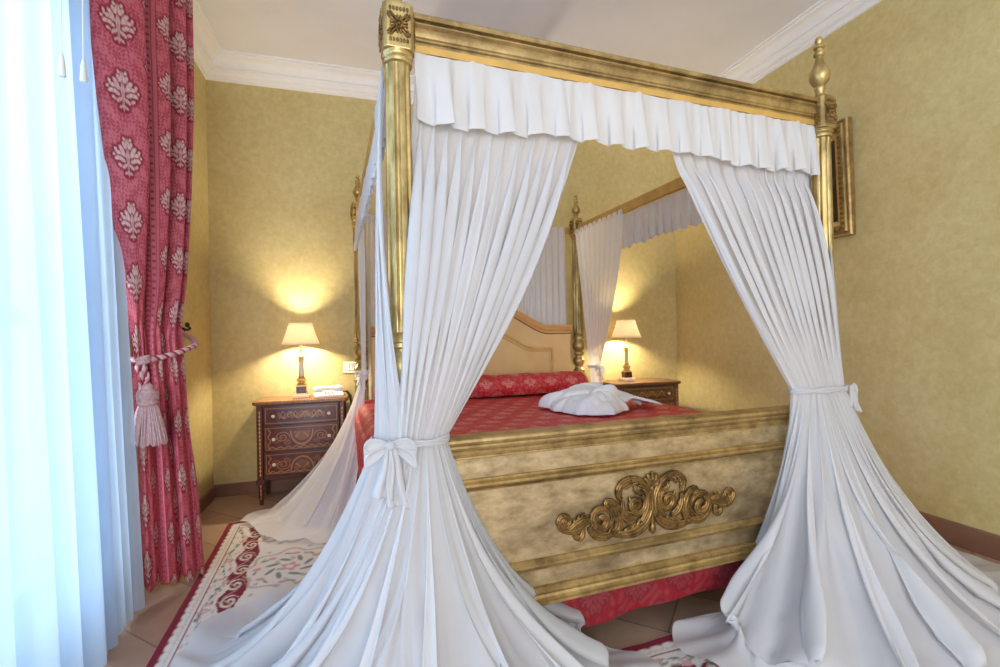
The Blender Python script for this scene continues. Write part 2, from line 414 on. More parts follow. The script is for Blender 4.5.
# canopy rails: stepped outer profile, plain wooden band below and inside
def rail(a, b, out):
    """a,b local ends; out = outward unit vector"""
    prof = [(-.022, 2.020), (.006, 2.020), (.006, 2.030), (.012, 2.033), (.012, 2.039), (.016, 2.042), (.019, 2.050), (.019, 2.062), (.016, 2.070), (.020, 2.073),
            (.024, 2.076), (.024, 2.080), (.013, 2.083), (.013, 2.088), (.026, 2.091), (.030, 2.097), (.030, 2.102), (.026, 2.107), (-.022, 2.107)]
    m = MB(); P = np.zeros((2, len(prof)+1, 3))
    for j, (o_, z) in enumerate(prof+[prof[0]]):
        for i, q in enumerate((a, b)): P[i, j] = (q[0]+out[0]*o_, q[1]+out[1]*o_, z)
    m.grid(P); n_ = len(prof)
    m.f.append(tuple(range(n_))); m.f.append(tuple(range(n_+1, 2*n_+1))[::-1])
    o = m.build('canopy_rail', M['giltband'], bed, angle=22)
    k = MB(); x0, x1 = sorted((a[0]-out[0]*.03, b[0]+out[0]*.010)); y0, y1 = sorted((a[1]-out[1]*.03, b[1]+out[1]*.010))
    if out[0] == 0: k.box(a[0], b[0], min(a[1]-out[1]*.026, a[1]+out[1]*.01), max(a[1]-out[1]*.026, a[1]+out[1]*.01), 1.998, 2.0199)
    else: k.box(min(a[0]-out[0]*.026, a[0]+out[0]*.01), max(a[0]-out[0]*.026, a[0]+out[0]*.01), a[1], b[1], 1.998, 2.0199)
    k.build('wood_batten', M['wood_gold'], o, smooth=False)
    # inner face, plain wood, with small curtain knobs
    k2 = MB()
    if out[0] == 0: k2.box(a[0], b[0], min(a[1]-out[1]*.0225, a[1]-out[1]*.03), max(a[1]-out[1]*.0225, a[1]-out[1]*.03), 2.021, 2.105)
    else: k2.box(min(a[0]-out[0]*.0225, a[0]-out[0]*.03), max(a[0]-out[0]*.0225, a[0]-out[0]*.03), a[1], b[1], 2.021, 2.105)
    k2.build('inner_face', M['wood_gold'], o, smooth=False)
e = .048
rail((e, 0), (BW-e, 0), (0, -1))
def side_bar(x0, x1, y0, y1):
    m = MB(); m.box(x0, x1, y0, y1, 1.995, 2.062); o = m.build('canopy_rail', M['wood_gold'], bed, bevel=.005, smooth=False)
    return o
side_bar(-.02, .016, e, BL-e); side_bar(BW-.016, BW+.02, e, BL-e); side_bar(e-.02, BW-e+.02, BL+.062, BL+.08)

# footboard
fb = MB(); fb.box(.04, BW-.04, -.008, .018, .265, .775)
fbo = fb.build('footboard', M['gilt'], bed, smooth=False)
def hmould(z0, prof, name, mat=M['giltband'], y0=-.008):
    """horizontal moulding on the face; prof (out, up)"""
    m = MB(); P = np.zeros((2, len(prof), 3))
    for j, (o_, u_) in enumerate(prof):
        P[0, j] = (.044, y0-o_, z0+u_); P[1, j] = (BW-.044, y0-o_, z0+u_)
    m.grid(P, flip=False); n_ = len(prof); m.f.append(tuple(range(n_))); m.f.append(tuple(range(n_, 2*n_))[::-1])
    return m.build(name, mat, fbo, angle=22)
cap = MB(); prof = [(.02, .762), (-.012, .762), (-.016, .766), (-.024, .768), (-.027, .775), (-.027, .782), (-.036, .787), (-.040, .795), (-.038, .803), (-.030, .808), (.035, .808), (.04, .80), (.04, .79), (.03, .782), (.026, .77)]
P = np.zeros((2, len(prof)+1, 3))
for j, (y, z) in enumerate(prof+[prof[0]]): P[0, j] = (.046, y, z); P[1, j] = (BW-.046, y, z)
cap.grid(P); cap.build('top_rail', M['giltband'], fbo, angle=22)
hmould(.735, [(0, 0), (.003, .002), (.003, .008), (.006, .011), (.008, .02), (.004, .027), (.0, .0275)], 'moulding')
hmould(.632, [(0, 0), (.006, .001), (.008, .006), (.004, .009), (.012, .012), (.018, .019), (.018, .027), (.010, .031), (.012, .035), (.008, .04), (0, .041)], 'moulding')
hmould(.345, [(0, 0), (.006, .001), (.010, .005), (.006, .009), (.014, .012), (.020, .018), (.020, .026), (.012, .031), (.006, .036), (0, .037)], 'moulding')
hmould(.238, [(-.02, 0), (.028, 0), (.034, .004), (.034, .012), (.026, .015), (.026, .022), (.030, .026), (.026, .034), (.018, .037), (.018, .044), (.010, .05), (0, .052)], 'moulding')

# carved scroll ornament (drawn in units of the ornament, mirrored about its axis)
orn = MB(); LEAF = -1
OX, OZ, OK_ = .885, .512, .00082
def oc(zx, zy, out=0.0): # photo-read units -> local
    return (OX+(zx-535)*OK_, -.009-out, OZ-(zy-.14*abs(zx-535)-180)*OK_)
def spiral(cx_, cy_, r0, a0, turns, r1=.15, N=40, ccw=1):
    t = np.linspace(0, 1, N); a = math.radians(a0)+ccw*turns*2*PI*t; r = r0*(1-(1-r1)*t**.8)
    return [(cx_+r[i]*math.cos(a[i]), cy_-r[i]*math.sin(a[i])) for i in range(N)]
def bez(p, N=24):
    p = np.array(p, float); t = np.linspace(0, 1, N)[:, None]
    if len(p) == 3: return ((1-t)**2*p[0]+2*t*(1-t)*p[1]+t*t*p[2]).tolist()
    return ((1-t)**3*p[0]+3*t*(1-t)**2*p[1]+3*t*t*(1-t)*p[2]+t**3*p[3]).tolist()
def stroke(pts, w0, w1, w2, h=.95, z=.004):
    N = len(pts); t = np.linspace(0, 1, N)
    w_ = np.where(t < .5, w0+(w1-w0)*(t*2)**.8, w1+(w2-w1)*((t-.5)*2)**1.3)*OK_*1.25
    p2 = np.array(pts, float); tg = np.gradient(p2, axis=0); tg /= np.linalg.norm(tg, axis=1)[:, None]+1e-9; n2 = np.stack([-tg[:, 1], tg[:, 0]], -1)
    for mir in (1, -1):
        for off, ws, dz in ((-.52, .50, 0), (0, .46, .0035), (.52, .50, 0)):
            q = np.array([oc(535+mir*(x-535), y, z+dz) for x, y in p2+n2*off*(w_/OK_)[:, None]])
            orn.tube(q, w_*ws, 8, True, flat=((0, 1, 0), h*1.15))
        if N > 20 and w1 > 11:       # leaf tips curling off the outer side
            for f in (.22, .4, .58, .76):
                k = int(f*N); b = p2[k]; sgn = LEAF; L = w_[k]/OK_*1.25
                lp = [b+tg[k]*L*a_*1.1+n2[k]*sgn*(w_[k]/OK_*.6+L*.75*a_**.7) for a_ in np.linspace(0, 1, 8)]
                orn.tube(np.array([oc(535+mir*(x-535), y, z+.001) for x, y in lp]), np.array([.45, .5, .5, .48, .42, .34, .24, .1])*w_[k]*.8, 6, True, flat=((0, 1, 0), .9))
strokes = [
    (spiral(105, 268, 34, 200, 1.35, .2, ccw=-1), 9, 8, 6), (bez([(72, 262), (80, 320), (150, 315), (215, 262)]), 9, 14, 6),
    (bez([(120, 300), (160, 255), (190, 250), (215, 255)]), 6, 14, 5), (bez([(150, 300), (140, 335), (170, 345), (185, 330)]), 6, 12, 4),
    (bez([(185, 290), (190, 320), (172, 340), (165, 345)]), 7, 11, 5),
    (spiral(272, 262, 62, 20, 1.3, .22, N=50, ccw=1), 9, 15, 7), (bez([(215, 290), (230, 340), (300, 345), (350, 300), ]), 8, 17, 10),
    (bez([(350, 300), (375, 250), (350, 180), (300, 178)]), 14, 20, 8), (bez([(300, 178), (285, 190), (300, 215), (322, 205)]), 8, 9, 5),
    (bez([(330, 190), (345, 230), (335, 280), (290, 300)]), 5, 9, 5),
    (bez([(345, 320), (400, 330), (500, 310), (525, 215)]), 10, 20, 12), (bez([(525, 215), (540, 130), (480, 70), (420, 85)]), 12, 14, 11),
    (bez([(420, 85), (360, 100), (345, 150), (375, 180)]), 11, 13, 7), (spiral(452, 195, 52, 60, 1.25, .2, N=50, ccw=-1), 8, 13, 7),
    (bez([(380, 180), (370, 230), (400, 275), (440, 265)]), 7, 14, 6), (bez([(375, 210), (385, 270), (430, 300), (480, 270)]), 5, 10, 6),
    (bez([(450, 110), (440, 140), (470, 150), (500, 135)]), 6, 10, 5), (bez([(500, 135), (520, 160), (505, 230), (470, 265)]), 6, 12, 6),
    (bez([(400, 130), (420, 105), (460, 95), (490, 115)]), 5, 7, 4), (bez([(410, 285), (430, 300), (470, 295), (500, 260)]), 5, 8, 5),
    (bez([(315, 310), (335, 330), (350, 325), (358, 305)]), 6, 10, 5), (bez([(230, 245), (245, 215), (280, 205), (300, 215)]), 5, 7, 4)]
for i, s_ in enumerate(strokes): stroke(*s_, z=.003+.003*(i % 3))
for k in range(-3, 4):   # palmette on top
    a = math.radians(90+k*24); L = 66-abs(k)*7
    q = np.array([oc(535+math.cos(a)*r_*L*(1+.1*r_), 112-math.sin(a)*r_*L, .006+.006*math.sin(r_*PI)) for r_ in np.linspace(0, 1, 10)])
    orn.tube(q, np.array([4, 7, 9, 11, 12.5, 13.5, 13.5, 12, 9, 4])*OK_, 8, True, flat=((0, 1, 0), .6))
q = np.array([oc(535, y, .005) for y in np.linspace(105, 312, 16)]); orn.tube(q, (9+4*np.sin(np.linspace(0, 3*PI, 16)))*OK_, 8, True, flat=((0, 1, 0), .7))
q = np.array([oc(535, y, .006) for y in np.linspace(270, 322, 8)]); orn.tube(q, np.array([5, 11, 15, 17, 17, 15, 11, 5])*OK_, 8, True, flat=((0, 1, 0), .6))
# leafy underlayer that ties the scrolls together
for mir in (1, -1):
    for (x, y, rx, ry, a) in ((335, 250, 18, 50, 12), (455, 205, 40, 50, 8), (272, 266, 36, 34, 0), (515, 200, 14, 80, 0)):
        th = math.radians(a*mir); c = oc(535+mir*(x-535), y, -.001)
        rot = np.array([[math.cos(th), 0, -math.sin(th)], [0, 1, 0], [math.sin(th), 0, math.cos(th)]])
        orn.ellipsoid(c, (rx*OK_*.92, .005, ry*OK_*.92), rot, 28, 10)
orn.build('carved_scroll', M['carve'], fbo, angle=80)

# side rails
for x0 in (-.012, BW-.085):
    MB().box(x0, x0+.024, .045, BL-.045, .24, .42).build('side_rail', M['gilt'], bed, smooth=False)

# headboard with arched top, swept moulding and raised panel line
HX = BW/2
def arch(x, shoulder, rise, w_flat):
    t = np.clip((HX-w_flat-abs(x-HX))/(HX-w_flat-.08), 0, 1)
    return shoulder+rise*np.sin(t*PI/2)**1.5*1.0 if np.isscalar(t) else shoulder+rise*np.sin(t*PI/2)**1.5
xs = np.linspace(.075, BW-.085, 81); top = arch(xs, 1.155, .20, .31)
hb = MB(); P = np.zeros((81, 4, 3))
for i, x in enumerate(xs):
    P[i] = [(x, BL-.015, .35), (x, BL-.015, top[i]), (x, BL+.02, top[i]), (x, BL+.02, .35)]
hb.grid(P, closed_v=True); hb.f.append((0, 1, 2, 3)); hb.f.append(tuple(80*4+i for i in (3, 2, 1, 0)))
hbo = hb.build('headboard', M['head'], bed, angle=30)
m = MB(); prof = [(.02, -.002), (-.02, 0), (-.024, .006), (-.021, .010), (-.030, .016), (-.038, .026), (-.038, .032), (-.034, .034), (-.040, .040), (-.046, .052), (-.044, .060), (.03, .060), (.03, -.002)]
P = np.zeros((81, len(prof), 3))
for i, x in enumerate(xs):
    for j, (y, z) in enumerate(prof): P[i, j] = (x, BL+y, top[i]+z)
m.grid(P); m.build('top_moulding', M['head_line'], hbo, angle=25)
m = MB(); m.tube(np.array([(x, BL-.020, tz-.012) for x, tz in zip(xs, top)]), .0045, 6); m.build('moulding_line', M['dark_line'], hbo)
m = MB(); x2 = np.linspace(.26, BW-.26, 61); pt = [(.26, z) for z in np.linspace(.45, 1.01, 8)]+[(x, 1.02+float(arch(x, 0, .15, .42))) for x in x2]+[(BW-.26, z) for z in np.linspace(1.01, .45, 8)]
m.tube(np.array([(x, BL-.016, z) for x, z in pt]), .011, 10); m.tube(np.array([(x+(.024 if x < HX else -.024)*(1 if z < 1.02 else .6), BL-.016, z-.022) for x, z in pt]), .005, 8)
m.build('panel_moulding', M['head_line'], hbo)
m = MB()
for s_ in (-1, 1):
    sp = [(HX+s_*(.02+.03*math.cos(a)*(1-a/9)), BL-.02, 1.45+.03*math.sin(a)*(1-a/9)) for a in np.linspace(-1.5, 5, 24)]
    m.tube(np.array(sp), np.linspace(.012, .006, 24), 8)
m.ellipsoid((HX, BL-.02, 1.47), (.02, .015, .035)); m.build('crest', M['gold'], hbo)

# ------------------------------------------------------------------ damask pattern
def sm(d, w=.02): return np.clip(.5-d/w, 0, 1)
def ell(u, v, cx_, cy_, a, b, th=0):
    c, s = math.cos(math.radians(th)), math.sin(math.radians(th))
    x = (u-cx_)*c+(v-cy_)*s; y = -(u-cx_)*s+(v-cy_)*c
    return np.sqrt((x/a)**2+(y/b)**2)-1
def motif(u, v):
    """leafy palmette, unit about 1 wide; returns (light mask, halo mask)"""
    au = np.abs(u)
    L = [(0, .36, .055, .12, 0), (.085, .30, .05, .10, -28), (.17, .20, .11, .05, 50), (.25, .10, .10, .045, 18), (.13, .10, .055, .10, -35), (.29, -.03, .085, .05, -15), (.17, -.05, .10, .05, 30),
         (.33, .19, .045, .035, 60), (.09, .45, .035, .05, -20), (0, .03, .05, .20, 0), (.10, -.20, .10, .04, -40), (.24, -.19, .06, .035, 20), (.06, -.36, .07, .03, -30), (0, -.30, .028, .16, 0), (.38, .05, .035, .03, 0)]
    d = np.full(u.shape, 9.0); h = np.full(u.shape, 9.0)
    for p in L:
        d = np.minimum(d, ell(au, v, *p)); h = np.minimum(h, ell(au, v, p[0], p[1], p[2]+.06, p[3]+.06, p[4]))
    h = np.minimum(h, ell(au, v, 0, -.42, .17, .10))
    light = sm(d, .25)
    vein = np.exp(-((np.abs(np.sin(26*au+13*v)))/.35)**2)*.45+np.exp(-(au/.015)**2)*.5
    light = light*(1-np.clip(vein, 0, .75))
    return light, sm(h, .2)
def small_swirl(u, v, k=1.0):
    a = np.sin(62*k*u+2.2*np.sin(41*k*v))*np.sin(57*k*v+2.2*np.sin(47*k*u))
    return np.clip(a*2.2+.15, 0, 1)

# ------------------------------------------------------------------ cloth utilities
def fold_wave(u, n, seed, sharp=.8, irr=.35):
    r = np.random.RandomState(seed)
    ph = 2*PI*n*u
    for k in range(1, 6): ph = ph + irr*2*PI*r.uniform(-.5, .5)*np.sin(PI*k*u+r.uniform(0, 6))*(2.0/k**.5)*.5
    w_ = np.cos(ph); amp = 1+.35*np.sin(5.3*u*n/6+r.uniform(0, 6))
    return np.sign(w_)*np.abs(w_)**sharp*amp, ph
def normals(P):
    du = np.gradient(P, axis=0); dv = np.gradient(P, axis=1)
    N = np.cross(du, dv); l = np.linalg.norm(N, axis=2)[..., None]; return N/(l+1e-9)
def ss(x): x = np.clip(x, 0, 1); return x*x*(3-2*x)
def poly_at(pts, t):
    pts = np.array(pts, float)
    d = np.r_[0, np.cumsum(np.linalg.norm(np.diff(pts, axis=0), axis=1))]; d /= d[-1]
    # smooth interpolation
    return np.stack([np.interp(t, d, pts[:, k]) for k in range(pts.shape[1])], -1)
def smooth1(a, k=5):
    for _ in range(k):
        b = a.copy(); b[1:-1] = (a[:-2]+2*a[1:-1]+a[2:])/4; a = b
    return a

def drape(parent, name, mat, top0, top1, zt, waist, zw, floor, n, seed, pw=(1.0, 1.33), nu=None, amp_top=.012, amp_mid=.022, amp_low=.05, org=(0, 0), pm=(1.0, 1.0), bulge=(0, 0), cap=.62, land0=None,
          zfl=.022, ctrl=(.45, .16), land=.72, tabs=0, rows=(36, 60)):
    """cloth sheet hung between top0/top1 (local xy), gathered at waist polyline and fanned out to the floor polyline"""
    nu = nu or n*15
    u = np.linspace(0, 1, nu); wv, ph = fold_wave(u, n, seed)
    T = np.stack([top0[0]+(top1[0]-top0[0])*u, top0[1]+(top1[1]-top0[1])*u], -1)
    W = smooth1(poly_at(waist, u), 6); G = smooth1(poly_at(floor, u), 30)
    r = np.random.RandomState(seed+50)
    hemj = smooth1(np.interp(u, np.linspace(0, 1, 9), r.uniform(-.05, .05, 9)), 12)
    n1, n2 = rows
    P = np.zeros((nu, n1+n2, 3)); A = np.zeros((n1+n2)); flo = np.zeros((nu, n1+n2))
    p_ = (pw[0]+(pw[1]-pw[0])*u)
    for j in range(n1):
        s = j/n1; k = s**p_
        P[:, j, 0] = T[:, 0]*(1-k**pm[0])+W[:, 0]*k**pm[0]; ky = (k**pm[1]) if pm[1] >= .5 else max(0.0, (s-.24)/.76)**.62*np.ones(nu); P[:, j, 1] = T[:, 1]*(1-ky)+W[:, 1]*ky; P[:, j, :2] += np.outer(math.sin(PI*s)*u**3, bulge); P[:, j, 2] = zt+(zw-zt)*s
        A[j] = (amp_top+(amp_mid-amp_top)*float(ss(s*2.2)))*(1-ss((s-.55)/.45))+.010*ss((s-.55)/.45)
    dv = G-W; D = np.linalg.norm(dv, axis=1); dirn = dv/(D[:, None]+1e-9)
    D = D*(1+hemj)
    lu = np.full(nu, land) if land0 is None else land0+(land-land0)*ss(u/.35)
    hang = np.minimum(D*lu, cap)
    for j in range(n2):
        t = j/(n2-1)
        t1 = min(1, t/.74); t2 = max(0, (t-.74)/.26)
        b0, b1, b2 = (1-t1)**2, 2*t1*(1-t1), t1*t1
        h = b1*ctrl[0]*hang+b2*hang+t2*(D-hang)
        z = b0*zw+b1*ctrl[1]*zw+b2*zfl
        P[:, n1+j, :2] = W+dirn*h[:, None]; P[:, n1+j, 2] = z
        A[n1+j] = .010+(amp_low-.010)*ss(t1*1.25)*(1-.78*ss((t-.66)/.2))*(1-.3*t2)
    N = normals(P)
    # radial blur of the normals so that tight places stay calm
    vv = np.linspace(0, 1, n1+n2)
    drift = .5*np.sin(3.1*vv+seed)[None, :]*np.sin(7*u+seed)[:, None]
    amp = 1+.0*drift
    r2 = np.random.RandomState(seed+9)
    def ridge(p, k=.55): return np.abs(np.sin(p/2))**k*2-1
    g = lambda nn, sd: np.interp(u, np.linspace(0, 1, nn), np.random.RandomState(sd).uniform(.25, 1.35, nn))[:, None]
    dr1 = (1.6*drift+.8*np.sin(11*u+seed)[:, None]*np.sin(4.3*vv)[None, :])*ss(np.abs(vv-n1/(n1+n2))*3)[None, :]
    fine = ridge(ph[:, None]*.8+dr1)*g(n, seed+1)*.8+.30*ridge(ph[:, None]*1.7+dr1*1.6+seed)*g(n*2, seed+2)
    big = ridge(ph[:, None]*.5+dr1*.8+.7)*g(n, seed+3)+.42*ridge(ph[:, None]*1.25+dr1*1.5+seed)*g(n*2, seed+4)
    soft = np.cos(ph[:, None]*.5+dr1*1.4+seed)*g(n, seed+5)+.3*np.cos(ph[:, None]*1.1+seed+14*vv[None, :])
    vw = n1/(n1+n2); kb = ss((vv-vw)/(1-vw)*1.8)[None, :]; kf = ss((vv-(vw+(1-vw)*.72))/(.2*(1-vw)))[None, :]
    wave = fine*(1-kb)+big*kb; wave = wave*(1-kf)+soft*kf
    lean = np.sin(ph[:, None]*.8+dr1)*(1-kb)+np.sin(ph[:, None]*.5+dr1*.8+.7)*kb*(1-kf)
    Tu = np.gradient(P, axis=0); Tu /= np.linalg.norm(Tu, axis=2)[..., None]+1e-9
    endf = np.clip(np.minimum(u, 1-u)/.04, 0, 1)[:, None]
    P = P+Tu*(lean*endf*A[None, :]*.62)[..., None]
    nz = np.abs(N[..., 2])
    lat = np.where(N[..., 2:3] < 0, -1.0, 1.0)
    Nf = np.where((nz > .75)[..., None], N*lat, N)
    disp = A[None, :]*(wave*.5*(1-nz**3*.0)+.55*nz**2)
    sgn = 1.0 if np.mean(N[:, n1+n2-4, 2]) > 0 else -1.0
    P = P+N*sgn*disp[..., None]
    # fabric lying on floor: little creases, never below it
    low = P[..., 2] < zfl
    P[..., 2] = np.where(low, zfl+.25*(zfl-P[..., 2])*0+.0015*(1+wave), P[..., 2])
    m = MB(); m.grid(P-np.array([org[0], org[1], 0]))
    if tabs:
        for k in range(tabs):
            t = (k+.5)/tabs; c = np.array([top0[0]+(top1[0]-top0[0])*t, top0[1]+(top1[1]-top0[1])*t])
            d = np.array([top1[0]-top0[0], top1[1]-top0[1]]); d = d/np.linalg.norm(d)*.016; nn = np.array([-d[1], d[0]])/np.linalg.norm(d)
            Q = np.zeros((2, 9, 3))
            for i, sg in enumerate((-1, 1)):
                for j, a in enumerate(np.linspace(0, PI, 9)):
                    q = c+d*sg+nn*.012*math.cos(a); Q[i, j] = (q[0], q[1], zt-.01+.05*math.sin(a))
            m.grid(Q-np.array([org[0], org[1], 0]))
    return m.build(name, mat, parent, angle=180)

def tie(parent, waist, zw, org, knot, mat, r=.0065, tails=2, tl=.12, slope=0.0, pad=.014, knot_s=1.0):
    """band round the gathered cloth with bow and tails"""
    w_ = np.array(waist, float); c = w_.mean(0)
    pts_ = sorted(set(map(tuple, w_.round(5).tolist())))
    def half(ps):
        h = []
        for p in ps:
            while len(h) > 1 and (h[-1][0]-h[-2][0])*(p[1]-h[-2][1])-(h[-1][1]-h[-2][1])*(p[0]-h[-2][0]) <= 0: h.pop()
            h.append(p)
        return h[:-1]
    H_ = np.array(half(pts_)+half(pts_[::-1])); n_ = len(H_)
    dd_ = np.roll(H_, -1, 0)-H_; sl = np.linalg.norm(dd_, axis=1); cum = np.r_[0, np.cumsum(sl)]
    tt = np.linspace(0, cum[-1], 97)[:-1]; Hc = np.vstack([H_, H_[:1]])
    q_ = np.stack([np.interp(tt, cum, Hc[:, 0]), np.interp(tt, cum, Hc[:, 1])], -1)
    for _ in range(14): q_ = (np.roll(q_, 1, 0)+2*q_+np.roll(q_, -1, 0))/4
    tg = np.roll(q_, -1, 0)-np.roll(q_, 1, 0); tg /= np.linalg.norm(tg, axis=1)[:, None]; q_ = q_+np.stack([tg[:, 1], -tg[:, 0]], -1)*pad
    q_ = np.vstack([q_, q_[:1]]); ga = np.linspace(0, 2*PI, 97)
    m = MB()
    for k in (-1, 0, 1):
        pts = np.stack([q_[:, 0], q_[:, 1], zw+k*.006+.002*np.sin(5*ga+k)], -1)
        m.tube(pts-np.array([org[0], org[1], 0]), r*.75, 8, False)
    k_ = np.array(knot, float)-np.array([org[0], org[1], 0])
    m.ellipsoid(k_, (.012*knot_s, .014*knot_s, .011*knot_s))
    o = m.build('tie_back', mat, parent)
    for sgn in (-1, 1):       # bow loops and hanging tails, ribbons with creases
        t = np.linspace(0, 1, 26); L = .052*knot_s
        if sgn > 0 or tails > 1:
            lx = k_[0]+sgn*L*np.sin(t*PI)*1.1*(1 if tails > 1 else .5); lz = k_[2]+.016*np.sin(t*2*PI)-(.018 if sgn < 0 else .034)*np.sin(t*PI)**2; ly = k_[1]-.012*np.sin(t*PI)
            P = np.zeros((7, 26, 3))
            for i, q in enumerate(np.linspace(-1, 1, 7)):
                wid = (.005+.016*np.sin(t*PI))*knot_s
                P[i, :, 0] = lx; P[i, :, 1] = ly+.004*math.cos(3*q); P[i, :, 2] = lz+wid*q
            MB().grid(P).build('bow_loop', mat, o, angle=180, solid=.002)
        P = np.zeros((9, 20, 3)); s = np.linspace(0, 1, 20)
        for i, q in enumerate(np.linspace(-1, 1, 9)):
            wid = (.006+.024*s**.8)*knot_s*(1 if sgn > 0 else .8)
            P[i, :, 0] = k_[0]+sgn*.018*knot_s*s**.7+wid*q+.004*np.sin(6*s+sgn); P[i, :, 1] = k_[1]-.006-.012*s+.011*math.cos(5.2*q+sgn)*s**.6; P[i, :, 2] = k_[2]-tl*(1 if sgn > 0 else .82)*s-.006*q*s
        MB().grid(P).build('tie_tail', mat, o, angle=180, solid=.002)
    return o

def fl(*pts): return [W2L(*p) for p in pts]
# front left
org = (.03, -.05)
dl = empty('canopy_curtain', L2W(org[0], org[1], 0), BR, label='white voile bed curtain tied with a bow at the front left post', cat='bed curtain', group='bed canopy curtains')
wa = [(-.062, -.02), (-.045, -.068), (-.01, -.088), (.03, -.092), (.07, -.085), (.108, -.06), (.118, -.03)]
wa = [(-.035, -.092), (-.01, -.094)]+wa[3:]
drape(dl, 'front_panel', M['cloth'], (.06, .02), (.675, .02), 1.99, wa, .82,
      fl((-.50, 1.62), (-.42, 1.3), (-.27, .98), (.05, .84), (.38, .88), (.66, 1.0), (.86, 1.2), (.95, 1.38), (.86, 1.49), (.74, 1.52)), 15, 3, org=org, pm=(1.0, .45), amp_top=.009, amp_mid=.045, amp_low=.13, pw=(1.0, 1.35), land=.86, cap=.46, ctrl=(.40, .19))
wb = [(-.02, .06), (-.06, .045), (-.085, .01), (-.088, -.025), (-.075, -.055), (-.04, -.082), (0, -.088)]
drape(dl, 'side_panel', M['cloth'], (-.03, .42), (-.034, .07), 1.985, wb, .82,
      fl((-.30, 2.32), (-.50, 2.22), (-.60, 2.06), (-.62, 1.90), (-.55, 1.70), (-.45, 1.50), (-.36, 1.2)), 9, 11, org=org, pm=(1.3, .8), bulge=(-.035, -.01), amp_mid=.022, amp_low=.08, pw=(1.25, 1.0), land=.8, cap=.62, ctrl=(.44, .24))
tie(dl, wa+wb, .82, org, (-.055, -.105, .822), M['cloth'], tl=.17, knot_s=1.25)
# front right
org = (1.692, -.05)
dr = empty('canopy_curtain', L2W(org[0], org[1], 0), BR, label='white voile bed curtain gathered at the front right post, spreading to the right wall', cat='bed curtain', group='bed canopy curtains')
wa = [(1.512, -.07), (1.522, -.085), (1.552, -.092), (1.592, -.098), (1.652, -.100), (1.712, -.100), (1.762, -.098)]
drape(dr, 'front_panel', M['cloth'], (.985, .02), (1.742, .02), 1.99, wa, .885,
      fl((1.22, 1.52), (1.10, 1.52), (1.03, 1.40), (1.16, 1.16), (1.45, .98), (1.85, .92), (2.28, .98), (2.56, 1.12)), 15, 23, org=org, pm=(1.0, .45), amp_top=.009, amp_mid=.045, amp_low=.13, pw=(1.36, 1.0), land=.93, land0=.42, cap=.50, ctrl=(.40, .19))
wb = [(1.752, -.10), (1.782, -.09), (1.807, -.065), (1.827, -.02), (1.832, .04)]
drape(dr, 'side_panel', M['cloth'], (1.810, .06), (1.810, .40), 1.985, wb, .885,
      fl((2.45, 1.15), (2.66, 1.25), (2.8, 1.4), (2.88, 1.6), (2.86, 1.80), (2.7, 1.86)), 9, 31, org=org, pm=(1.4, .6), bulge=(.0, -.02), amp_mid=.016, amp_low=.08, pw=(1.0, 1.2), land=.72, cap=.68, ctrl=(.44, .27), zfl=.012)
tie(dr, wa+wb, .885, org, (1.827, -.085, .885), M['cloth'], tl=.10, knot_s=.8, tails=1)
# rear right
org = (1.802, 1.95)
rr_ = empty('canopy_curtain', L2W(org[0], org[1], 0), BR, label='white voile bed curtain hung by tabs beside the rear right post', cat='bed curtain', group='bed canopy curtains')
wa = [(1.862, 2.09), (1.887, 2.06), (1.892, 2.02), (1.887, 1.98), (1.867, 1.94)]
drape(rr_, 'curtain_panel', M['voile'], (1.767, 2.12), (1.767, 1.42), 1.98, wa, .86, fl((2.0, 3.60), (2.0, 3.48), (2.02, 3.36), (2.0, 3.24), (1.98, 3.15)), 11, 41, org=org, amp_mid=.018, amp_low=.03, pw=(1.0, 1.5), tabs=10, ctrl=(.5, .3))
tie(rr_, wa, .86, org, (1.902, 2.0, .86), M['voile'], tl=.1, knot_s=.8)
# rear left
org = (-.04, 2.05)
rl = empty('canopy_curtain', L2W(org[0], org[1], 0), BR, label='thin white bed curtain tied back beside the left nightstand', cat='bed curtain', group='bed canopy curtains')
wa = [(.035, 2.09), (.01, 2.08), (.0, 2.05), (.0, 2.01), (.02, 1.97)]
drape(rl, 'curtain_panel', M['voile'], (-.012, 2.10), (-.012, 1.40), 1.985, wa, .89, fl((-.66, 3.36), (-.72, 3.26), (-.62, 3.05), (-.42, 2.86), (-.18, 2.76), (-.10, 2.74)), 10, 51, org=org, amp_mid=.018, amp_low=.035, pw=(1.0, 1.4), ctrl=(.34, .30), land=.80)
tie(rl, wa, .89, org, (-.012, 2.0, .89), M['voile'], tl=.11, knot_s=.7)
# two straight panels behind the headboard
for x0, x1, lab in ((.93, 1.72, 'white pleated voile hanging behind the right half of the headboard'), (.055, .84, 'white pleated voile hanging behind the left half of the headboard')):
    u = np.linspace(0, 1, 260); wv, ph = fold_wave(u, 14, int(x0*100)); v = np.linspace(0, 1, 40)
    P = np.zeros((260, 40, 3)); P[..., 0] = (x0+(x1-x0)*u)[:, None]+.006*np.sin(ph)[:, None]*v
    P[..., 1] = BL+.047+(.008+.006*v)[None, :]*wv[:, None]+.0*v; P[..., 2] = 2.055-v*1.96
    cxm = (x0+x1)/2
    o = MB().grid(P-np.array([cxm, BL+.047, 0])).build('back_curtain', M['voile'], loc=L2W(cxm, BL+.047, 0), rotz=BR, angle=180)
    tag(o, lab, 'bed curtain', 'voile behind the headboard')

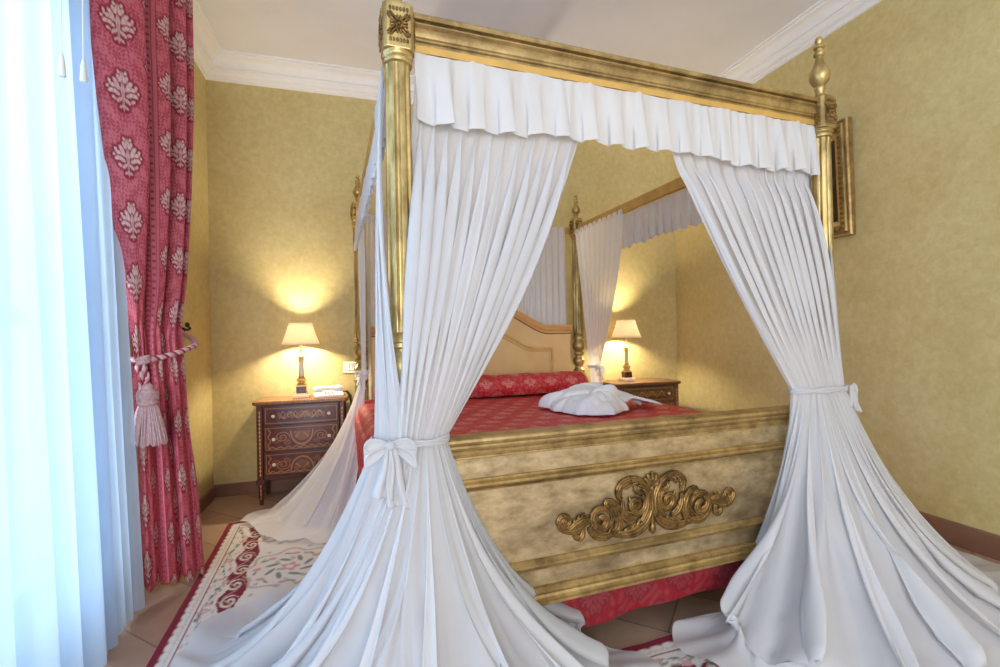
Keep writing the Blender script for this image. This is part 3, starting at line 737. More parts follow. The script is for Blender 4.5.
# valances
def valance(a, b, nrm, zt, zb, n, seed, name, lab, off=.03):
    L = math.hypot(b[0]-a[0], b[1]-a[1]); d = np.array([(b[0]-a[0])/L, (b[1]-a[1])/L]); nn = np.array(nrm)
    nu = n*28; u = np.linspace(0, 1, nu); r = np.random.RandomState(seed); wv, ph = fold_wave(u, n, seed, .9, .5); gg = np.interp(u, np.linspace(0, 1, n), r.uniform(.4, 1.25, n)); wv = wv*gg; w2 = np.cos(2.6*ph+1)*np.interp(u, np.linspace(0, 1, n*2), r.uniform(0, 1, n*2))
    v = np.linspace(0, 1, 22); P = np.zeros((nu, 22, 3))
    lng = np.interp(u, np.linspace(0, 1, 20), r.uniform(-.012, .012, 20))
    for j, t in enumerate(v):
        am = .004+.028*t**.8
        s = u*L+am*.9*np.sin(2*ph+.6)*.5*t; s = np.clip(s, 0, L)
        o_ = off-.002+am*(wv*.5+.5)+.005*w2*(.4+.6*t)
        P[:, j, 0] = a[0]+d[0]*s+nn[0]*o_; P[:, j, 1] = a[1]+d[1]*s+nn[1]*o_
        P[:, j, 2] = zt-(zt-zb)*t+lng*t+(.004*np.cos(ph*.5) if j == 0 else 0)+.006*np.sin(ph)*t
    c = ((a[0]+b[0])/2, (a[1]+b[1])/2)
    o = MB().grid(P-np.array([c[0], c[1], zb])).build(name, M['valance'], loc=L2W(c[0], c[1], zb), rotz=BR, angle=180)
    tag(o, lab, 'valance', 'canopy valances')
valance((.05, 0), (BW-.05, 0), (0, -1), 1.998, 1.788, 17, 5, 'canopy_valance', 'white gathered valance along the front canopy rail', .008)
valance((BW, .06), (BW, BL-.64), (1, 0), 1.990, 1.76, 18, 6, 'canopy_valance', 'white gathered valance under the right side canopy rail', .016)
valance((0, .06), (0, BL-.06), (-1, 0), 1.990, 1.76, 24, 8, 'canopy_valance', 'white gathered valance under the left side canopy rail', .016)

# ------------------------------------------------------------------ mattress cover, bolster, skirt
SP_RED = rgb3(206, 32, 50); SP_PINK = rgb3(238, 140, 126); SP_DK = rgb3(150, 24, 42)
def spread_cols(U, V, period=.15, strength=1.0):
    """U,V in metres"""
    r_ = np.floor(V/(period*.75)); uu = (U/period+.5*(r_ % 2)) % 1-.5; vv = (V/(period*.75)) % 1-.5
    l, h = motif(uu*1.25, vv*1.15)
    ssw = small_swirl(U*.9, V*.9, 1.3)
    c = SP_RED[None, None]*(1-.35*ssw[..., None])+SP_PINK[None, None]*(.30*ssw[..., None])
    c = c*(1-.5*h[..., None])+SP_DK*(.5*h[..., None])
    c = c*(1-l[..., None]*strength)+SP_PINK*l[..., None]*strength
    return np.concatenate([c, np.ones(c.shape[:2]+(1,))], -1)
prof = []
Hs = .685
for z in np.linspace(.22, .60, 14): prof.append((-.052+.012*math.sin(z*9), z))
for a in np.linspace(0, PI/2, 10)[1:]: prof.append((-.045+.07*(1-math.cos(a)), .60+.085*math.sin(a)))
half = list(prof)
for x in np.linspace(.05, BW-.11, 150): half.append((x, Hs+.006*math.sin(x*4)))
for (x, z) in prof[::-1]: half.append((BW-.055-x, z))
# densify
hp = np.array(half); d = np.r_[0, np.cumsum(np.linalg.norm(np.diff(hp, axis=0), axis=1))]; nd = int(d[-1]/.0075); dd = np.linspace(0, d[-1], nd)
hx = np.interp(dd, d, hp[:, 0]); hz = np.interp(dd, d, hp[:, 1]); ny = 270; ys = np.linspace(.062, BL-.064, ny)
P = np.zeros((nd, ny, 3)); P[..., 0] = hx[:, None]; P[..., 1] = ys[None, :]; P[..., 2] = hz[:, None]
sidef = np.clip((.58-hz)/.36, 0, 1)
P[..., 0] += (np.where(hx < HX, -1, 1)*sidef)[:, None]*(.012*np.sin(ys*28)+.008*np.sin(ys*61))[None, :]
P[..., 2] += np.where(hz > .66, 1, 0)[:, None]*(.004*np.sin(ys*9)[None, :]*np.sin(hx*8)[:, None])
P[..., 2] -= np.where(hz > .6, 1, 0)[:, None]*(.02*np.clip((.10-ys)/.04, 0, 1)**2)[None, :]
cols = spread_cols(np.broadcast_to(dd[:, None], (nd, ny)), np.broadcast_to(ys[None, :], (nd, ny)))
ox, oy = HX, BL/2
bsp = MB().grid(P-np.array([ox, oy, 0]), cols=cols.reshape(-1, 4), flip=True).build('bedspread', M['spread'], loc=L2W(ox, oy, 0), rotz=BR, attr=True, angle=180)
tag(bsp, 'red damask bedspread covering the canopy bed', 'bedspread')
# bolster
nx, nth = 240, 90; xx = np.linspace(0, 1, nx); th = np.linspace(0, 2*PI, nth, endpoint=False)
P = np.zeros((nx, nth, 3)); rr0 = .088*np.clip(np.minimum(xx, 1-xx)/.045, 0, 1)**.45*(1+.03*np.sin(xx*30)+.02*np.sin(xx*67))
P[..., 0] = (-.82+1.64*xx)[:, None]; P[..., 1] = rr0[:, None]*np.cos(th)*1.45; P[..., 2] = .752+rr0[:, None]*np.sin(th)*1.02-.0
cz = .785
P[..., 2] = np.maximum(P[..., 2], .697)
cols = spread_cols(np.broadcast_to((1.64*xx)[:, None], (nx, nth)), np.broadcast_to((th*.12)[None, :], (nx, nth)), .17)
bo = MB().grid(P-np.array([0, 0, .697]), closed_v=True, cols=cols.reshape(-1, 4)).build('bolster_pillow', M['spread'], loc=L2W(HX-.02, 1.86, .697), rotz=BR, attr=True, angle=180)
tag(bo, 'long red damask bolster lying against the headboard', 'pillow')
# skirt under the footboard
nu = 620; u = np.linspace(0, 1, nu); xs_ = .05+(BW-.1)*u; nv_ = 34; v = np.linspace(0, 1, nv_)
P = np.zeros((nu, nv_, 3)); P[..., 0] = xs_[:, None]; wv = np.sin(xs_*9)+.5*np.sin(xs_*23+1)
P[..., 1] = .03+.012*wv[:, None]*v; P[..., 2] = .262-(.262-(.105+.014*np.sin(xs_*5.1+1.2)))[:, None]*v
cols = spread_cols(np.broadcast_to(xs_[:, None], (nu, nv_)), np.broadcast_to((v*.17)[None, :], (nu, nv_)), .19, .35)
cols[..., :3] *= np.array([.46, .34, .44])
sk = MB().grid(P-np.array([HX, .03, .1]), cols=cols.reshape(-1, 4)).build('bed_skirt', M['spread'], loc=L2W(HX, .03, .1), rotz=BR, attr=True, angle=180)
tag(sk, 'dark red damask bed skirt hanging below the footboard', 'bed skirt')

# ------------------------------------------------------------------ bathrobe
rb = empty('bathrobe', L2W(1.205, .97, .694), BR+math.radians(2), label='folded white terry bathrobe lying on the red bedspread', cat='bathrobe')
def lump(out, hgt, nr=40, nth=140, seed=1, fold=.02, fdir=.4, fk=34):
    """closed puffy cloth heap; out(th)->radius"""
    th = np.linspace(0, 2*PI, nth, endpoint=False); rr = np.linspace(0, 1, nr)
    P = np.zeros((nth, nr, 3)); R_ = out(th)
    for j, r_ in enumerate(rr):
        x = R_*r_*np.cos(th); y = R_*r_*np.sin(th)
        env = (1-r_**4)**.55
        x_ = x+.012*np.sin(23*y+seed)+.008*np.sin(51*x+31*y); s = x_*math.cos(fdir)+y*math.sin(fdir)+.35*(y*math.cos(fdir)-x*math.sin(fdir))**2*3
        f_ = fold*(np.abs(np.sin(fk*s+2.6*np.sin(8*y+3*x)))**.5-.5)*(.6+.5*np.sin(13*s+seed))+fold*.5*np.sin(21*y+8*x+seed)
        z = hgt(x, y)*env+f_*env
        P[:, j] = np.stack([x, y, np.maximum(z, .0)], -1)
    m = MB(); m.grid(P, closed_u=True)
    Bt = P.copy(); Bt[..., 2] = 0; Bt[:, :-1, :2] *= 1
    m.add(np.r_[P[:, -1]*np.array([1, 1, 0])], [tuple(range(nth))[::-1]])
    return m
def outb(th): return 1/np.sqrt((np.cos(th)/.225)**2+(np.sin(th)/.22)**2)*(1+.07*np.sin(3*th+1)+.035*np.sin(7*th)+.02*np.sin(15*th)+.012*np.sin(23*th))
rk = np.random.RandomState(12); CAPS = []
for k in range(22):
    a = math.radians(95+170*k/21+rk.uniform(-5, 5)); r_ = rk.uniform(.14, .23)
    CAPS.append((r_*math.cos(a), r_*math.sin(a)*.95, rk.uniform(.02, .20), rk.uniform(-.09, .08), rk.uniform(.018, .032), rk.uniform(.045, .105)))
for k in range(9):
    CAPS.append((rk.uniform(-.12, .1), rk.uniform(.05, .17), rk.uniform(.05, .22), rk.uniform(-.12, .15), rk.uniform(.016, .026), rk.uniform(.08, .125)))
def crumple(x, y):
    z = .05+.03*np.cos(4*x)*np.cos(4*y)
    for (ax, ay, bx, by, r_, hh) in CAPS:
        dx, dy = bx-ax, by-ay; t = np.clip(((x-ax)*dx+(y-ay)*dy)/(dx*dx+dy*dy), 0, 1)
        wob = .010*np.sin(22*t+ax*90); d = np.sqrt((x-ax-t*dx-wob*dy*3)**2+(y-ay-t*dy+wob*dx*3)**2)
        z = np.maximum(z, (hh-.03)*(.75+.25*np.sin(t*2.6))+np.sqrt(np.maximum(0, (r_*1.6)**2-d*d))*.9-np.maximum(0, d-r_*1.6)*1.2)
    return z
lump(outb, crumple, nr=90, nth=320, seed=2, fold=.004, fdir=.15, fk=60).build('folded_body', M['towel'], rb, angle=180)
def outc(th): return 1/np.sqrt((np.cos(th)/.22)**2+(np.sin(th)/.11)**2)*(1+.06*np.sin(2*th)+.04*np.sin(5*th)+.02*np.sin(11*th))
lump(outc, lambda x, y: .115+.02*np.sin(9*x), nr=60, nth=200, seed=5, fold=.028, fdir=.9, fk=48).build('sleeve', M['towel'], rb, loc=(-.02, .13, .004), rotz=-.35, angle=180)
lump(lambda th: outc(th)*.7, lambda x, y: .105+.015*np.sin(11*x), nr=60, nth=200, seed=8, fold=.026, fdir=.6, fk=52).build('collar', M['towel'], rb, loc=(.07, -.05, .005), rotz=.45, angle=180)
def ribbon(pts, wid, hgt, name, parent, th_=.012, w_dir=(0, 1, 0), mat=None):
    pts = np.array(pts, float); t = np.linspace(0, 1, 40); C_ = np.stack([np.interp(t, np.linspace(0, 1, len(pts)), pts[:, k]) for k in range(3)], -1)
    for k in range(3): C_[:, k] = smooth1(C_[:, k], 8)
    P = np.zeros((9, 40, 3))
    for i, q in enumerate(np.linspace(-1, 1, 9)): P[i] = C_+np.array(w_dir)*wid*q+np.array([0, 0, 1])*(hgt*math.cos(q*2.2))
    MB().grid(P).build(name, mat or M['towel'], parent, solid=th_, angle=180)
ribbon([(.13, .08, .06), (.20, .13, .085), (.26, .10, .07), (.31, .04, .05), (.34, -.0, .025)], .065, .008, 'belt', rb, w_dir=(.3, .9, .2))
ribbon([(.16, -.06, .05), (.23, -.03, .065), (.30, -.07, .045), (.35, -.10, .03), (.40, -.07, .016)], .06, .006, 'belt', rb, w_dir=(-.2, .95, 0))
ribbon([(.33, .0, .03), (.38, .02, .026), (.43, .01, .018)], .045, .004, 'belt', rb, w_dir=(-.2, .95, 0))

# ------------------------------------------------------------------ nightstands
W1 = rgb3(96, 44, 36); W2 = rgb3(182, 124, 72); W3 = rgb3(60, 24, 22); W4 = rgb3(138, 84, 54)
def inlay_panel(wid, hgt, kind, nx_=190, nz_=70, bow=.0, pal=(W1, W2, W3, W4)):
    A, B_, D_, E_ = pal
    x = np.linspace(-wid/2, wid/2, nx_); z = np.linspace(0, hgt, nz_); X, Z = np.meshgrid(x, z, indexing='ij')
    u = X/wid*2; v = Z/hgt*2-1; au = np.abs(u)
    c = A[None, None]*(1+.16*np.sin(X*90+3*np.sin(Z*30)))[..., None]
    def put(mask, cc, k=1.0):
        nonlocal c; c = c*(1-mask[..., None]*k)+cc*mask[..., None]*k
    # stringing border
    bd = np.minimum(1-au, (1-np.abs(v))*hgt/wid)
    put(sm(np.abs(bd-.05)-.008, .01), B_)
    if kind == 0:      # top drawer: narrow scrolling panel
        inner = (au < .62) & (np.abs(v) < .62); put(inner.astype(float), D_, .8)
        wv_ = np.abs(v-.32*np.sin(u*17))-.10; put(sm(wv_, .08)*inner, B_)
        put(sm(ell((u*6) % 1.0, v, .5, -.05, .22, .36), .4)*inner, W4 if pal[0] is W1 else E_)
        put(sm(np.abs(ell((u*6+.5) % 1.0, v, .5, .1, .25, .30))-.15, .15)*inner, B_)
    else:
        sgn = 1 if kind == 1 else -1; vv_ = v*sgn
        # half medallion
        d = np.sqrt((u/.30)**2+((vv_-.55)/1.1)**2)
        put(sm(d-1, .06)*(vv_ < .56), W4 if pal[0] is W1 else E_, .9); put(sm(np.abs(d-1)-.05, .05)*(vv_ < .6), B_); put(sm(np.abs(d-.8)-.04, .05)*(vv_ < .6), D_)
        fan = (np.abs(np.sin(np.arctan2(vv_-.6, u)*5)) < .35)*(d < .74)*(vv_ < .5); put(fan.astype(float), B_, .8)
        # side scrolls
        for cx_, cy_, rr_2 in ((.52, .1, .20), (.68, -.15, .13), (.40, -.35, .10)):
            q = np.sqrt((au-cx_)**2+((vv_-cy_)*.45)**2); an = np.arctan2((vv_-cy_)*.45, au-cx_)
            put(sm(np.abs(((q/rr_2*2-an/(2*PI)) % 1)-.5)-.14, .12)*(q < rr_2), B_, .9)
        # serpentine bottom line and edge leaves
        put(sm(np.abs(v+.72-.07*np.sin(u*30))-.05, .05)*(au < .9), B_, .85)
        put(sm(np.abs(au-.86-.03*np.sin(v*9))-.018, .02)*(np.abs(v) < .8), B_, .85)
    col_ = np.concatenate([np.clip(c, 0, 1), np.ones(c.shape[:2]+(1,))], -1)
    P = np.zeros((nx_, nz_, 3)); P[..., 0] = X; P[..., 2] = Z; P[..., 1] = -bow*(1-u**2)
    return P, col_
def drawer(parent, cx_, yf, z0, wid, hgt, kind, pal, knob_mat, mat=M['inlay'], bow=.006):
    P, c_ = inlay_panel(wid, hgt, kind, bow=bow, pal=pal)
    m = MB(); m.grid(P+np.array([cx_, yf, z0]), cols=c_.reshape(-1, 4), flip=False)
    edge = np.concatenate([P[:, 0], P[::-1, -1]])
    # sides of the drawer front
    nx_ = P.shape[0]
    for j in (0, -1):
        E2 = np.stack([P[:, j], P[:, j]+np.array([0, .02, 0])], 1)+np.array([cx_, yf, z0]); m.grid(E2, cols=np.tile(np.r_[pal[2], 1], (nx_*2, 1)), flip=(j == 0))
    for i in (0, -1):
        E2 = np.stack([P[i, :], P[i, :]+np.array([0, .02, 0])], 1)+np.array([cx_, yf, z0]); m.grid(E2, cols=np.tile(np.r_[pal[2], 1], (P.shape[1]*2, 1)), flip=(i == -1))
    d = m.build('drawer', mat, parent, attr=True, angle=40)
    for s_ in (-1, 1):
        k = MB(); kx = cx_+s_*wid*.37; kz = z0+hgt*.5
        th_ = np.linspace(0, 2*PI, 16, endpoint=False); pr = [(0, .006), (.006, .005), (.010, .009), (.014, .012), (.019, .011), (.022, .006), (.023, .001)]
        Q = np.zeros((16, len(pr), 3))
        for j, (o_, r_) in enumerate(pr): Q[:, j] = np.stack([kx+r_*np.cos(th_), np.full(16, yf-o_-bow*.4), kz+r_*np.sin(th_)], -1)
        k.grid(Q, closed_u=True); k.build('knob', knob_mat, d)
def nightstand(x0, x1, y0, y1, H_, lab, pal, wmat, topmat, knob_mat):
    cx_, cy_ = (x0+x1)/2, (y0+y1)/2; W_ = x1-x0; D_ = y1-y0
    t = empty('nightstand', (cx_, cy_, 0), 0, label=lab, cat='nightstand', group='marquetry nightstands beside the bed')
    X0, X1, Y0, Y1 = -W_/2+.02, W_/2-.02, -D_/2+.02, D_/2-.004
    b = MB(); b.box(X0+.035, X1-.035, Y0+.02, Y1, .165, H_-.03); b.box(X0+.035, X1-.035, Y0+.012, Y0+.02, .165, .195)
    for zz in (.345, .53): b.box(X0+.05, X1-.05, Y0+.008, Y0+.02, zz, zz+.012)
    b.build('body', wmat, t, bevel=.003, smooth=False)
    # canted corner stiles with an inlaid chain
    for (lx, ly) in ((X0+.025, Y0+.022), (X1-.025, Y0+.022), (X0+.025, Y1-.026), (X1-.025, Y1-.026)):
        l = MB(); a = .022
        l.prism([(lx-a, ly-a+.008), (lx-a+.008, ly-a), (lx+a-.008, ly-a), (lx+a, ly-a+.008), (lx+a, ly+a), (lx-a, ly+a)], .17, H_-.028, 'xy')
        l.box(lx-a-.006, lx+a+.006, ly-a-.006, ly+a+.004, .145, .175)
        P = np.zeros((4, 2, 3)); 
        for i, (sx_, sy_) in enumerate(((-1, -1), (1, -1), (1, 1), (-1, 1))): P[i, 0] = (lx+sx_*.011, ly+sy_*.011, 0); P[i, 1] = (lx+sx_*.019, ly+sy_*.019, .146)
        l.grid(P, closed_u=True); l.f.append(tuple(l.n-8+i*2 for i in range(4)))
        lo = l.build('leg', wmat, t, bevel=.002, smooth=False)
        if ly < 0:
            c = MB()
            for k in range(17): c.ellipsoid((lx, ly-a-.0005, .21+k*.0265), (.006, .0022, .010), nu=10, nv=6)
            for k in range(4): c.ellipsoid((lx, ly-.019+.0015*k, .13-k*.028), (.005-.0006*k, .0024, .010), nu=10, nv=6)
            c.box(lx-.0012, lx+.0012, ly-a-.0012, ly-a+.001, .2, .645); c.box(lx-.001, lx+.001, ly-.0205, ly-.016, .04, .14)
            c.build('inlay_chain', MINL, lo)
    tp = MB(); tp.prism([(-W_/2, -D_/2+.02), (-W_/2+.02, -D_/2), (W_/2-.02, -D_/2), (W_/2, -D_/2+.02), (W_/2, D_/2), (-W_/2, D_/2)], H_-.026, H_, 'xy')
    tp.build('top', topmat, t, bevel=.008, smooth=False, seg=3)
    dw = X1-X0-.10
    drawer(t, (X0+X1)/2, Y0+.002, H_-.165, dw, .125, 0, pal, knob_mat)
    drawer(t, (X0+X1)/2, Y0+.002, .363, dw, .172, 1, pal, knob_mat)
    drawer(t, (X0+X1)/2, Y0+.002, .20, dw, .152, 2, pal, knob_mat)
    return t
MINL = mat_plain('maple_inlay', rgb(206,150,92), .3, 0, .12, 30)
nightstand(-.70, -.075, 3.56, 3.875, .71, 'dark inlaid three-drawer nightstand on the left of the bed, with telephone on top', (W1, W2, W3, W4), M['wood'], M['woodtop'], M['ivory'])
pal2 = (rgb3(112, 72, 42), rgb3(176, 128, 74), rgb3(74, 44, 26), rgb3(140, 96, 56))
nightstand(2.06, 2.70, 3.51, 3.875, .71, 'brown wooden nightstand on the right side of the bed', pal2, M['wood2'], M['wood2'], M['ivory'])

# ------------------------------------------------------------------ lamps
def lamp(x, y, z, lab):
    t = empty('table_lamp', (x, y, z), 0, label=lab, cat='lamp', group='bedside table lamps')
    b = MB(); b.box(-.055, .055, -.055, .055, 0, .022); b.box(-.045, .045, -.045, .045, .022, .032); b.build('base', M['lampcream'], t, bevel=.004, smooth=False)
    MB().box(-.033, .033, -.033, .033, .032, .082).build('plinth', M['lampdark'], t, bevel=.003, smooth=False)
    c = MB(); c.box(-.037, .037, -.037, .037, .082, .09)
    c.lathe([(.09, .03), (.098, .032), (.104, .022), (.112, .02), (.12, .032), (.13, .036), (.14, .024), (.146, .017), (.15, .022), (.155, .02)], seg=24)
    c.build('collar', M['lampgold'], t)
    c = MB(); c.lathe([(.262, .016), (.268, .022), (.276, .022), (.28, .016), (.29, .02), (.30, .027), (.312, .018), (.32, .010), (.40, .008), (.405, .002)], seg=24)
    c.build('candle_cap', M['lampgold'], t)
    c = MB(); c.lathe([(.155, .017), (.165, .019), (.21, .018), (.255, .014), (.262, .013)], seg=48, flute=8); c.build('column', M['lampcream'], t)
    MB().ellipsoid((0, 0, .455), (.02, .02, .028)).build('bulb', M['bulb'], t)
    th = np.linspace(0, 2*PI, 64, endpoint=False); P = np.zeros((64, 7, 3))
    for j, s in enumerate(np.linspace(0, 1, 7)):
        r_ = .130-.052*s-.004*math.sin(s*PI); P[:, j] = np.stack([r_*np.cos(th), r_*np.sin(th), np.full(64, .385+.155*s)], -1)
    sh = MB().grid(P, closed_u=True).build('shade', M['shade'], t, solid=.002)
    for zz, r_ in ((.385, .130), (.54, .078)):
        r1 = MB(); r1.tube(np.array([(r_*math.cos(a), r_*math.sin(a), zz) for a in np.linspace(0, 2*PI, 49)]), .0025, 6, False)
        r1.build('shade_trim', M['lampcream'], sh)
    s = MB()
    for k in range(3):
        a = k*2*PI/3; s.tube(np.array([(0, 0, .405), (.126*math.cos(a), .126*math.sin(a), .392)]), .0015, 6)
    s.build('shade_holder', M['brass'], sh)
    L = bpy.data.lights.new('bulb_light', 'POINT'); L.energy = LAMP_W; L.color = (1, .84, .58); L.shadow_soft_size = .025
    lo = bpy.data.objects.new('bulb_light', L); col.objects.link(lo); lo.location = (0, 0, .455); lo.parent = t
    for o in t.children:
        if o.name.startswith('bulb') and o.type == 'MESH': o.visible_shadow = True
LAMP_W = 85
lamp(-.40, 3.73, .71, 'lit table lamp on the left nightstand beside the telephone')
lamp(2.28, 3.72, .71, 'lit table lamp on the right nightstand near the room corner')

# ------------------------------------------------------------------ telephone
t = empty('telephone', (-.215, 3.70, .71), math.radians(8), label='white corded telephone on the left nightstand', cat='telephone')
b = MB(); poly = [(-.10, 0), (.10, 0), (.10, .018), (.06, .034), (-.10, .03)]
b.prism([(-.075, 0), (.075, 0), (.075, .038), (.0, .034), (-.075, .018)], -.10, .10, 'yz'); b.build('body', M['plastic'], t, bevel=.006, smooth=False, seg=3)
h = MB(); pts = np.array([(x, 0.02, .046+.016*(1-(x/.1)**2)) for x in np.linspace(-.1, .1, 15)]); h.tube(pts, np.array([.022, .026, .027, .024, .019, .016, .015, .015, .015, .016, .019, .024, .027, .026, .022]), 12)
h.build('handset', M['plastic'], t)
k = MB()
for i in range(3):
    for j in range(4): k.box(-.03+i*.022, -.014+i*.022, -.062+j*.015, -.051+j*.015, .018+j*.0045, .0275+j*.0045)
k.build('keypad', M['mould'], t, smooth=False)
a = np.linspace(0, 1, 240); base = poly_at([(.10, .03, .025), (.13, .03, .03), (.155, .02, .0), (.163, .0, -.06), (.165, -.01, -.14), (.16, .02, -.19)], a)
for kk in range(3): base[:, kk] = smooth1(base[:, kk], 30)
coil = base+.009*np.stack([np.cos(a*2*PI*34), np.sin(a*2*PI*34), .2*np.cos(a*2*PI*34)], -1)
MB().tube(coil, .0028, 6).build('coiled_cord', M['blackp'], t)

# wall switch
s = empty('light_switch', (-.055, YB, .908), 0, label='brass-framed white light switch on the wall above the left nightstand', cat='light switch')
m = MB(); m.box(-.062, .062, -.008, 0, -.045, .045); m.build('plate', M['brass'], s, bevel=.003, smooth=False)
MB().box(-.043, .043, -.011, -.008, -.030, .030).build('insert', M['dark'], s, smooth=False)
for k in range(3): MB().box(-.039+k*.0265, -.0145+k*.0265, -.015, -.011, -.026, .026).build('rocker', M['plastic'], s, bevel=.002, smooth=False)

# ------------------------------------------------------------------ painting
pc = empty('framed_painting', (XR, 2.48, 2.07), 0, label='dark framed painting with ornate gold frame on the right wall', cat='picture')
HW, HH = .315, .36
pc.rotation_euler = (0, math.radians(-2.0), 0)
def frame_ring(prof, name, mat, ang=25):
    """prof: (inset from outer edge, out from wall)"""
    m = MB(); cs = [(-1, -1), (1, -1), (1, 1), (-1, 1)]; P = np.zeros((4, len(prof), 3))
    for i, (sy_, sz_) in enumerate(cs):
        for j, (ins, o_) in enumerate(prof): P[i, j] = (-o_, sy_*(HW-ins), sz_*(HH-ins))
    m.grid(P, closed_u=True); return m.build(name, mat, pc, angle=ang)
frame_ring([(0, .004), (0, .040), (.006, .050), (.014, .052), (.02, .046), (.024, .046)], 'outer_frame', M['giltband'])
fr_ = frame_ring([(.024, .046), (.03, .058), (.045, .062), (.06, .056), (.066, .046), (.070, .040)], 'carved_frame', M['gold'])
frame_ring([(.070, .040), (.074, .036), (.09, .030), (.098, .026), (.104, .018)], 'inner_frame', M['lampgold'])
m = MB()
for sgn in (-1, 1):
    for k in range(21): m.ellipsoid((-.060, sgn*(HW-.046), -HH+.046+k*(2*HH-.092)/20), (.007, .013, .009), nu=10, nv=6)
    for k in range(17): m.ellipsoid((-.060, -HW+.06+k*(2*HW-.12)/16, sgn*(HH-.046)), (.007, .009, .013), nu=10, nv=6)
m.build('beading', M['carve'], fr_)
m, nt, out = newmat('dark_oil_paint'); p = pbsdf(nt, out, Roughness=.35)
nt.links.new(ramp(nt, noise(nt, 5, 6, .6, dist=.8), [(.35, rgb(22,20,14)), (.55, rgb(52,42,26)), (.7, rgb(96,74,42))]), p.inputs['Base Color'])
MB().box(-.018, -.010, -HW+.10, HW-.10, -HH+.10, HH-.10).build('canvas', m, pc, smooth=False)

# ------------------------------------------------------------------ rugs (pattern in point colours)
CR = rgb3(226, 220, 214); BU = rgb3(128, 24, 52); GR = rgb3(92, 120, 110); PK = rgb3(206, 150, 150); TA = rgb3(186, 160, 136)
def rug_cols(X, Y, w_, l_):
    """X,Y from the centre; w_,l_ half sizes"""
    dx = w_-np.abs(X); dy = l_-np.abs(Y); e_ = np.minimum(dx, dy)/.68; s_ = np.where(dx < dy, Y, X)
    c = np.tile(CR, X.shape+(1,)).astype(float)
    def put(mask, cc, k=1.0):
        nonlocal c; mk = np.clip(mask, 0, 1)[..., None]*k; c = c*(1-mk)+cc*mk
    field = e_ > .27+.02*np.sin(s_*23)
    # wavy burgundy field strip between border and medallions
    put(((e_ > .215+.018*np.sin(s_*30)) & (e_ < .33+.02*np.sin(s_*17+1))).astype(float), BU)
    put((e_ < .045).astype(float), BU)
    # shell edging
    q = (s_/.052) % 1-.5; sc = np.sqrt((q*1.1)**2+((e_-.062)/.034)**2)
    put(sm(sc-.62, .15)*(e_ < .1), CR); put(sm(np.abs(sc-.62)-.07, .1)*(e_ > .04)*(e_ < .1), TA, .7)
    put(sm(np.abs(e_-.105)-.004, .004), BU, .9)
    # trailing leaves and flowers in the cream border
    vine = .158+.026*np.sin(s_*13)
    put(sm(np.abs(e_-vine)-.0035, .004), GR, .8)
    for k_, (fr, cc) in enumerate(((31, GR), (43, PK), (57, TA))):     # small scattered sprigs
        q1 = np.sin(fr*s_+k_)*np.sin((70+9*k_)*e_+2*np.sin(11*s_)); put(np.clip((q1-.72)*6, 0, 1)*(e_ > .115)*(e_ < .215), cc, .75)
    for ph_, cc, a_, b_ in ((0, PK, .024, .02), (.5, GR, .016, .009), (.25, GR, .014, .010), (.78, PK, .013, .011)):
        q = ((s_/.24+ph_) % 1-.5)*.24; oy_ = .158+.026*np.sin(s_*13)+.02*math.cos(ph_*9)
        d_ = np.sqrt((q/a_)**2+((e_-oy_)/b_)**2); put(sm(d_-1, .3), cc, .85); put(sm(d_-.45, .3), CR if cc is PK else cc, .7)
    # scrolls on the burgundy strip
    q = ((s_/.15) % 1-.5)*.15; r_ = np.sqrt(q**2+(e_-.275)**2); an = np.arctan2(e_-.275, q)
    put(sm(np.abs(((r_/.036-an/(2*PI)) % 1)-.5)-.22, .12)*(r_ < .055), CR, .95)
    put(sm(np.abs(e_-.262-.03*np.sin(s_*42))-.007, .006)*(e_ > .2)*(e_ < .33), TA, .9)
    # medallions
    inner = e_ > .30
    q1 = np.sin(46*X+2*np.sin(17*Y))*np.sin(39*Y+2*np.sin(23*X)); put(np.clip((q1-.74)*6, 0, 1)*inner, GR, .5)
    for cy_ in (-.40, .18, .70):
        rr_2 = np.sqrt(X**2+(Y-cy_)**2); an = np.arctan2(Y-cy_, X)
        put(sm(np.abs(rr_2-.20-.018*np.cos(an*8))-.008, .008)*inner, TA, .8)
        put(sm(rr_2-.04*(1+.25*np.cos(an*5)), .01), PK, .9); put(sm(rr_2-.018, .008), CR)
        for k in range(8):
            a_ = k*PI/4+.3; put(sm(ell(X, Y-cy_, .09*math.cos(a_), .09*math.sin(a_), .034, .012, math.degrees(a_)+40), .4), GR, .85)
            a_ += .35; put(sm(ell(X, Y-cy_, .15*math.cos(a_), .15*math.sin(a_), .020, .016, 0), .4), PK, .85)
            a_ += .25; put(sm(ell(X, Y-cy_, .155*math.cos(a_), .155*math.sin(a_), .022, .007, math.degrees(a_)+70), .4), GR, .8)
    return np.concatenate([np.clip(c, 0, 1), np.ones(X.shape+(1,))], -1)
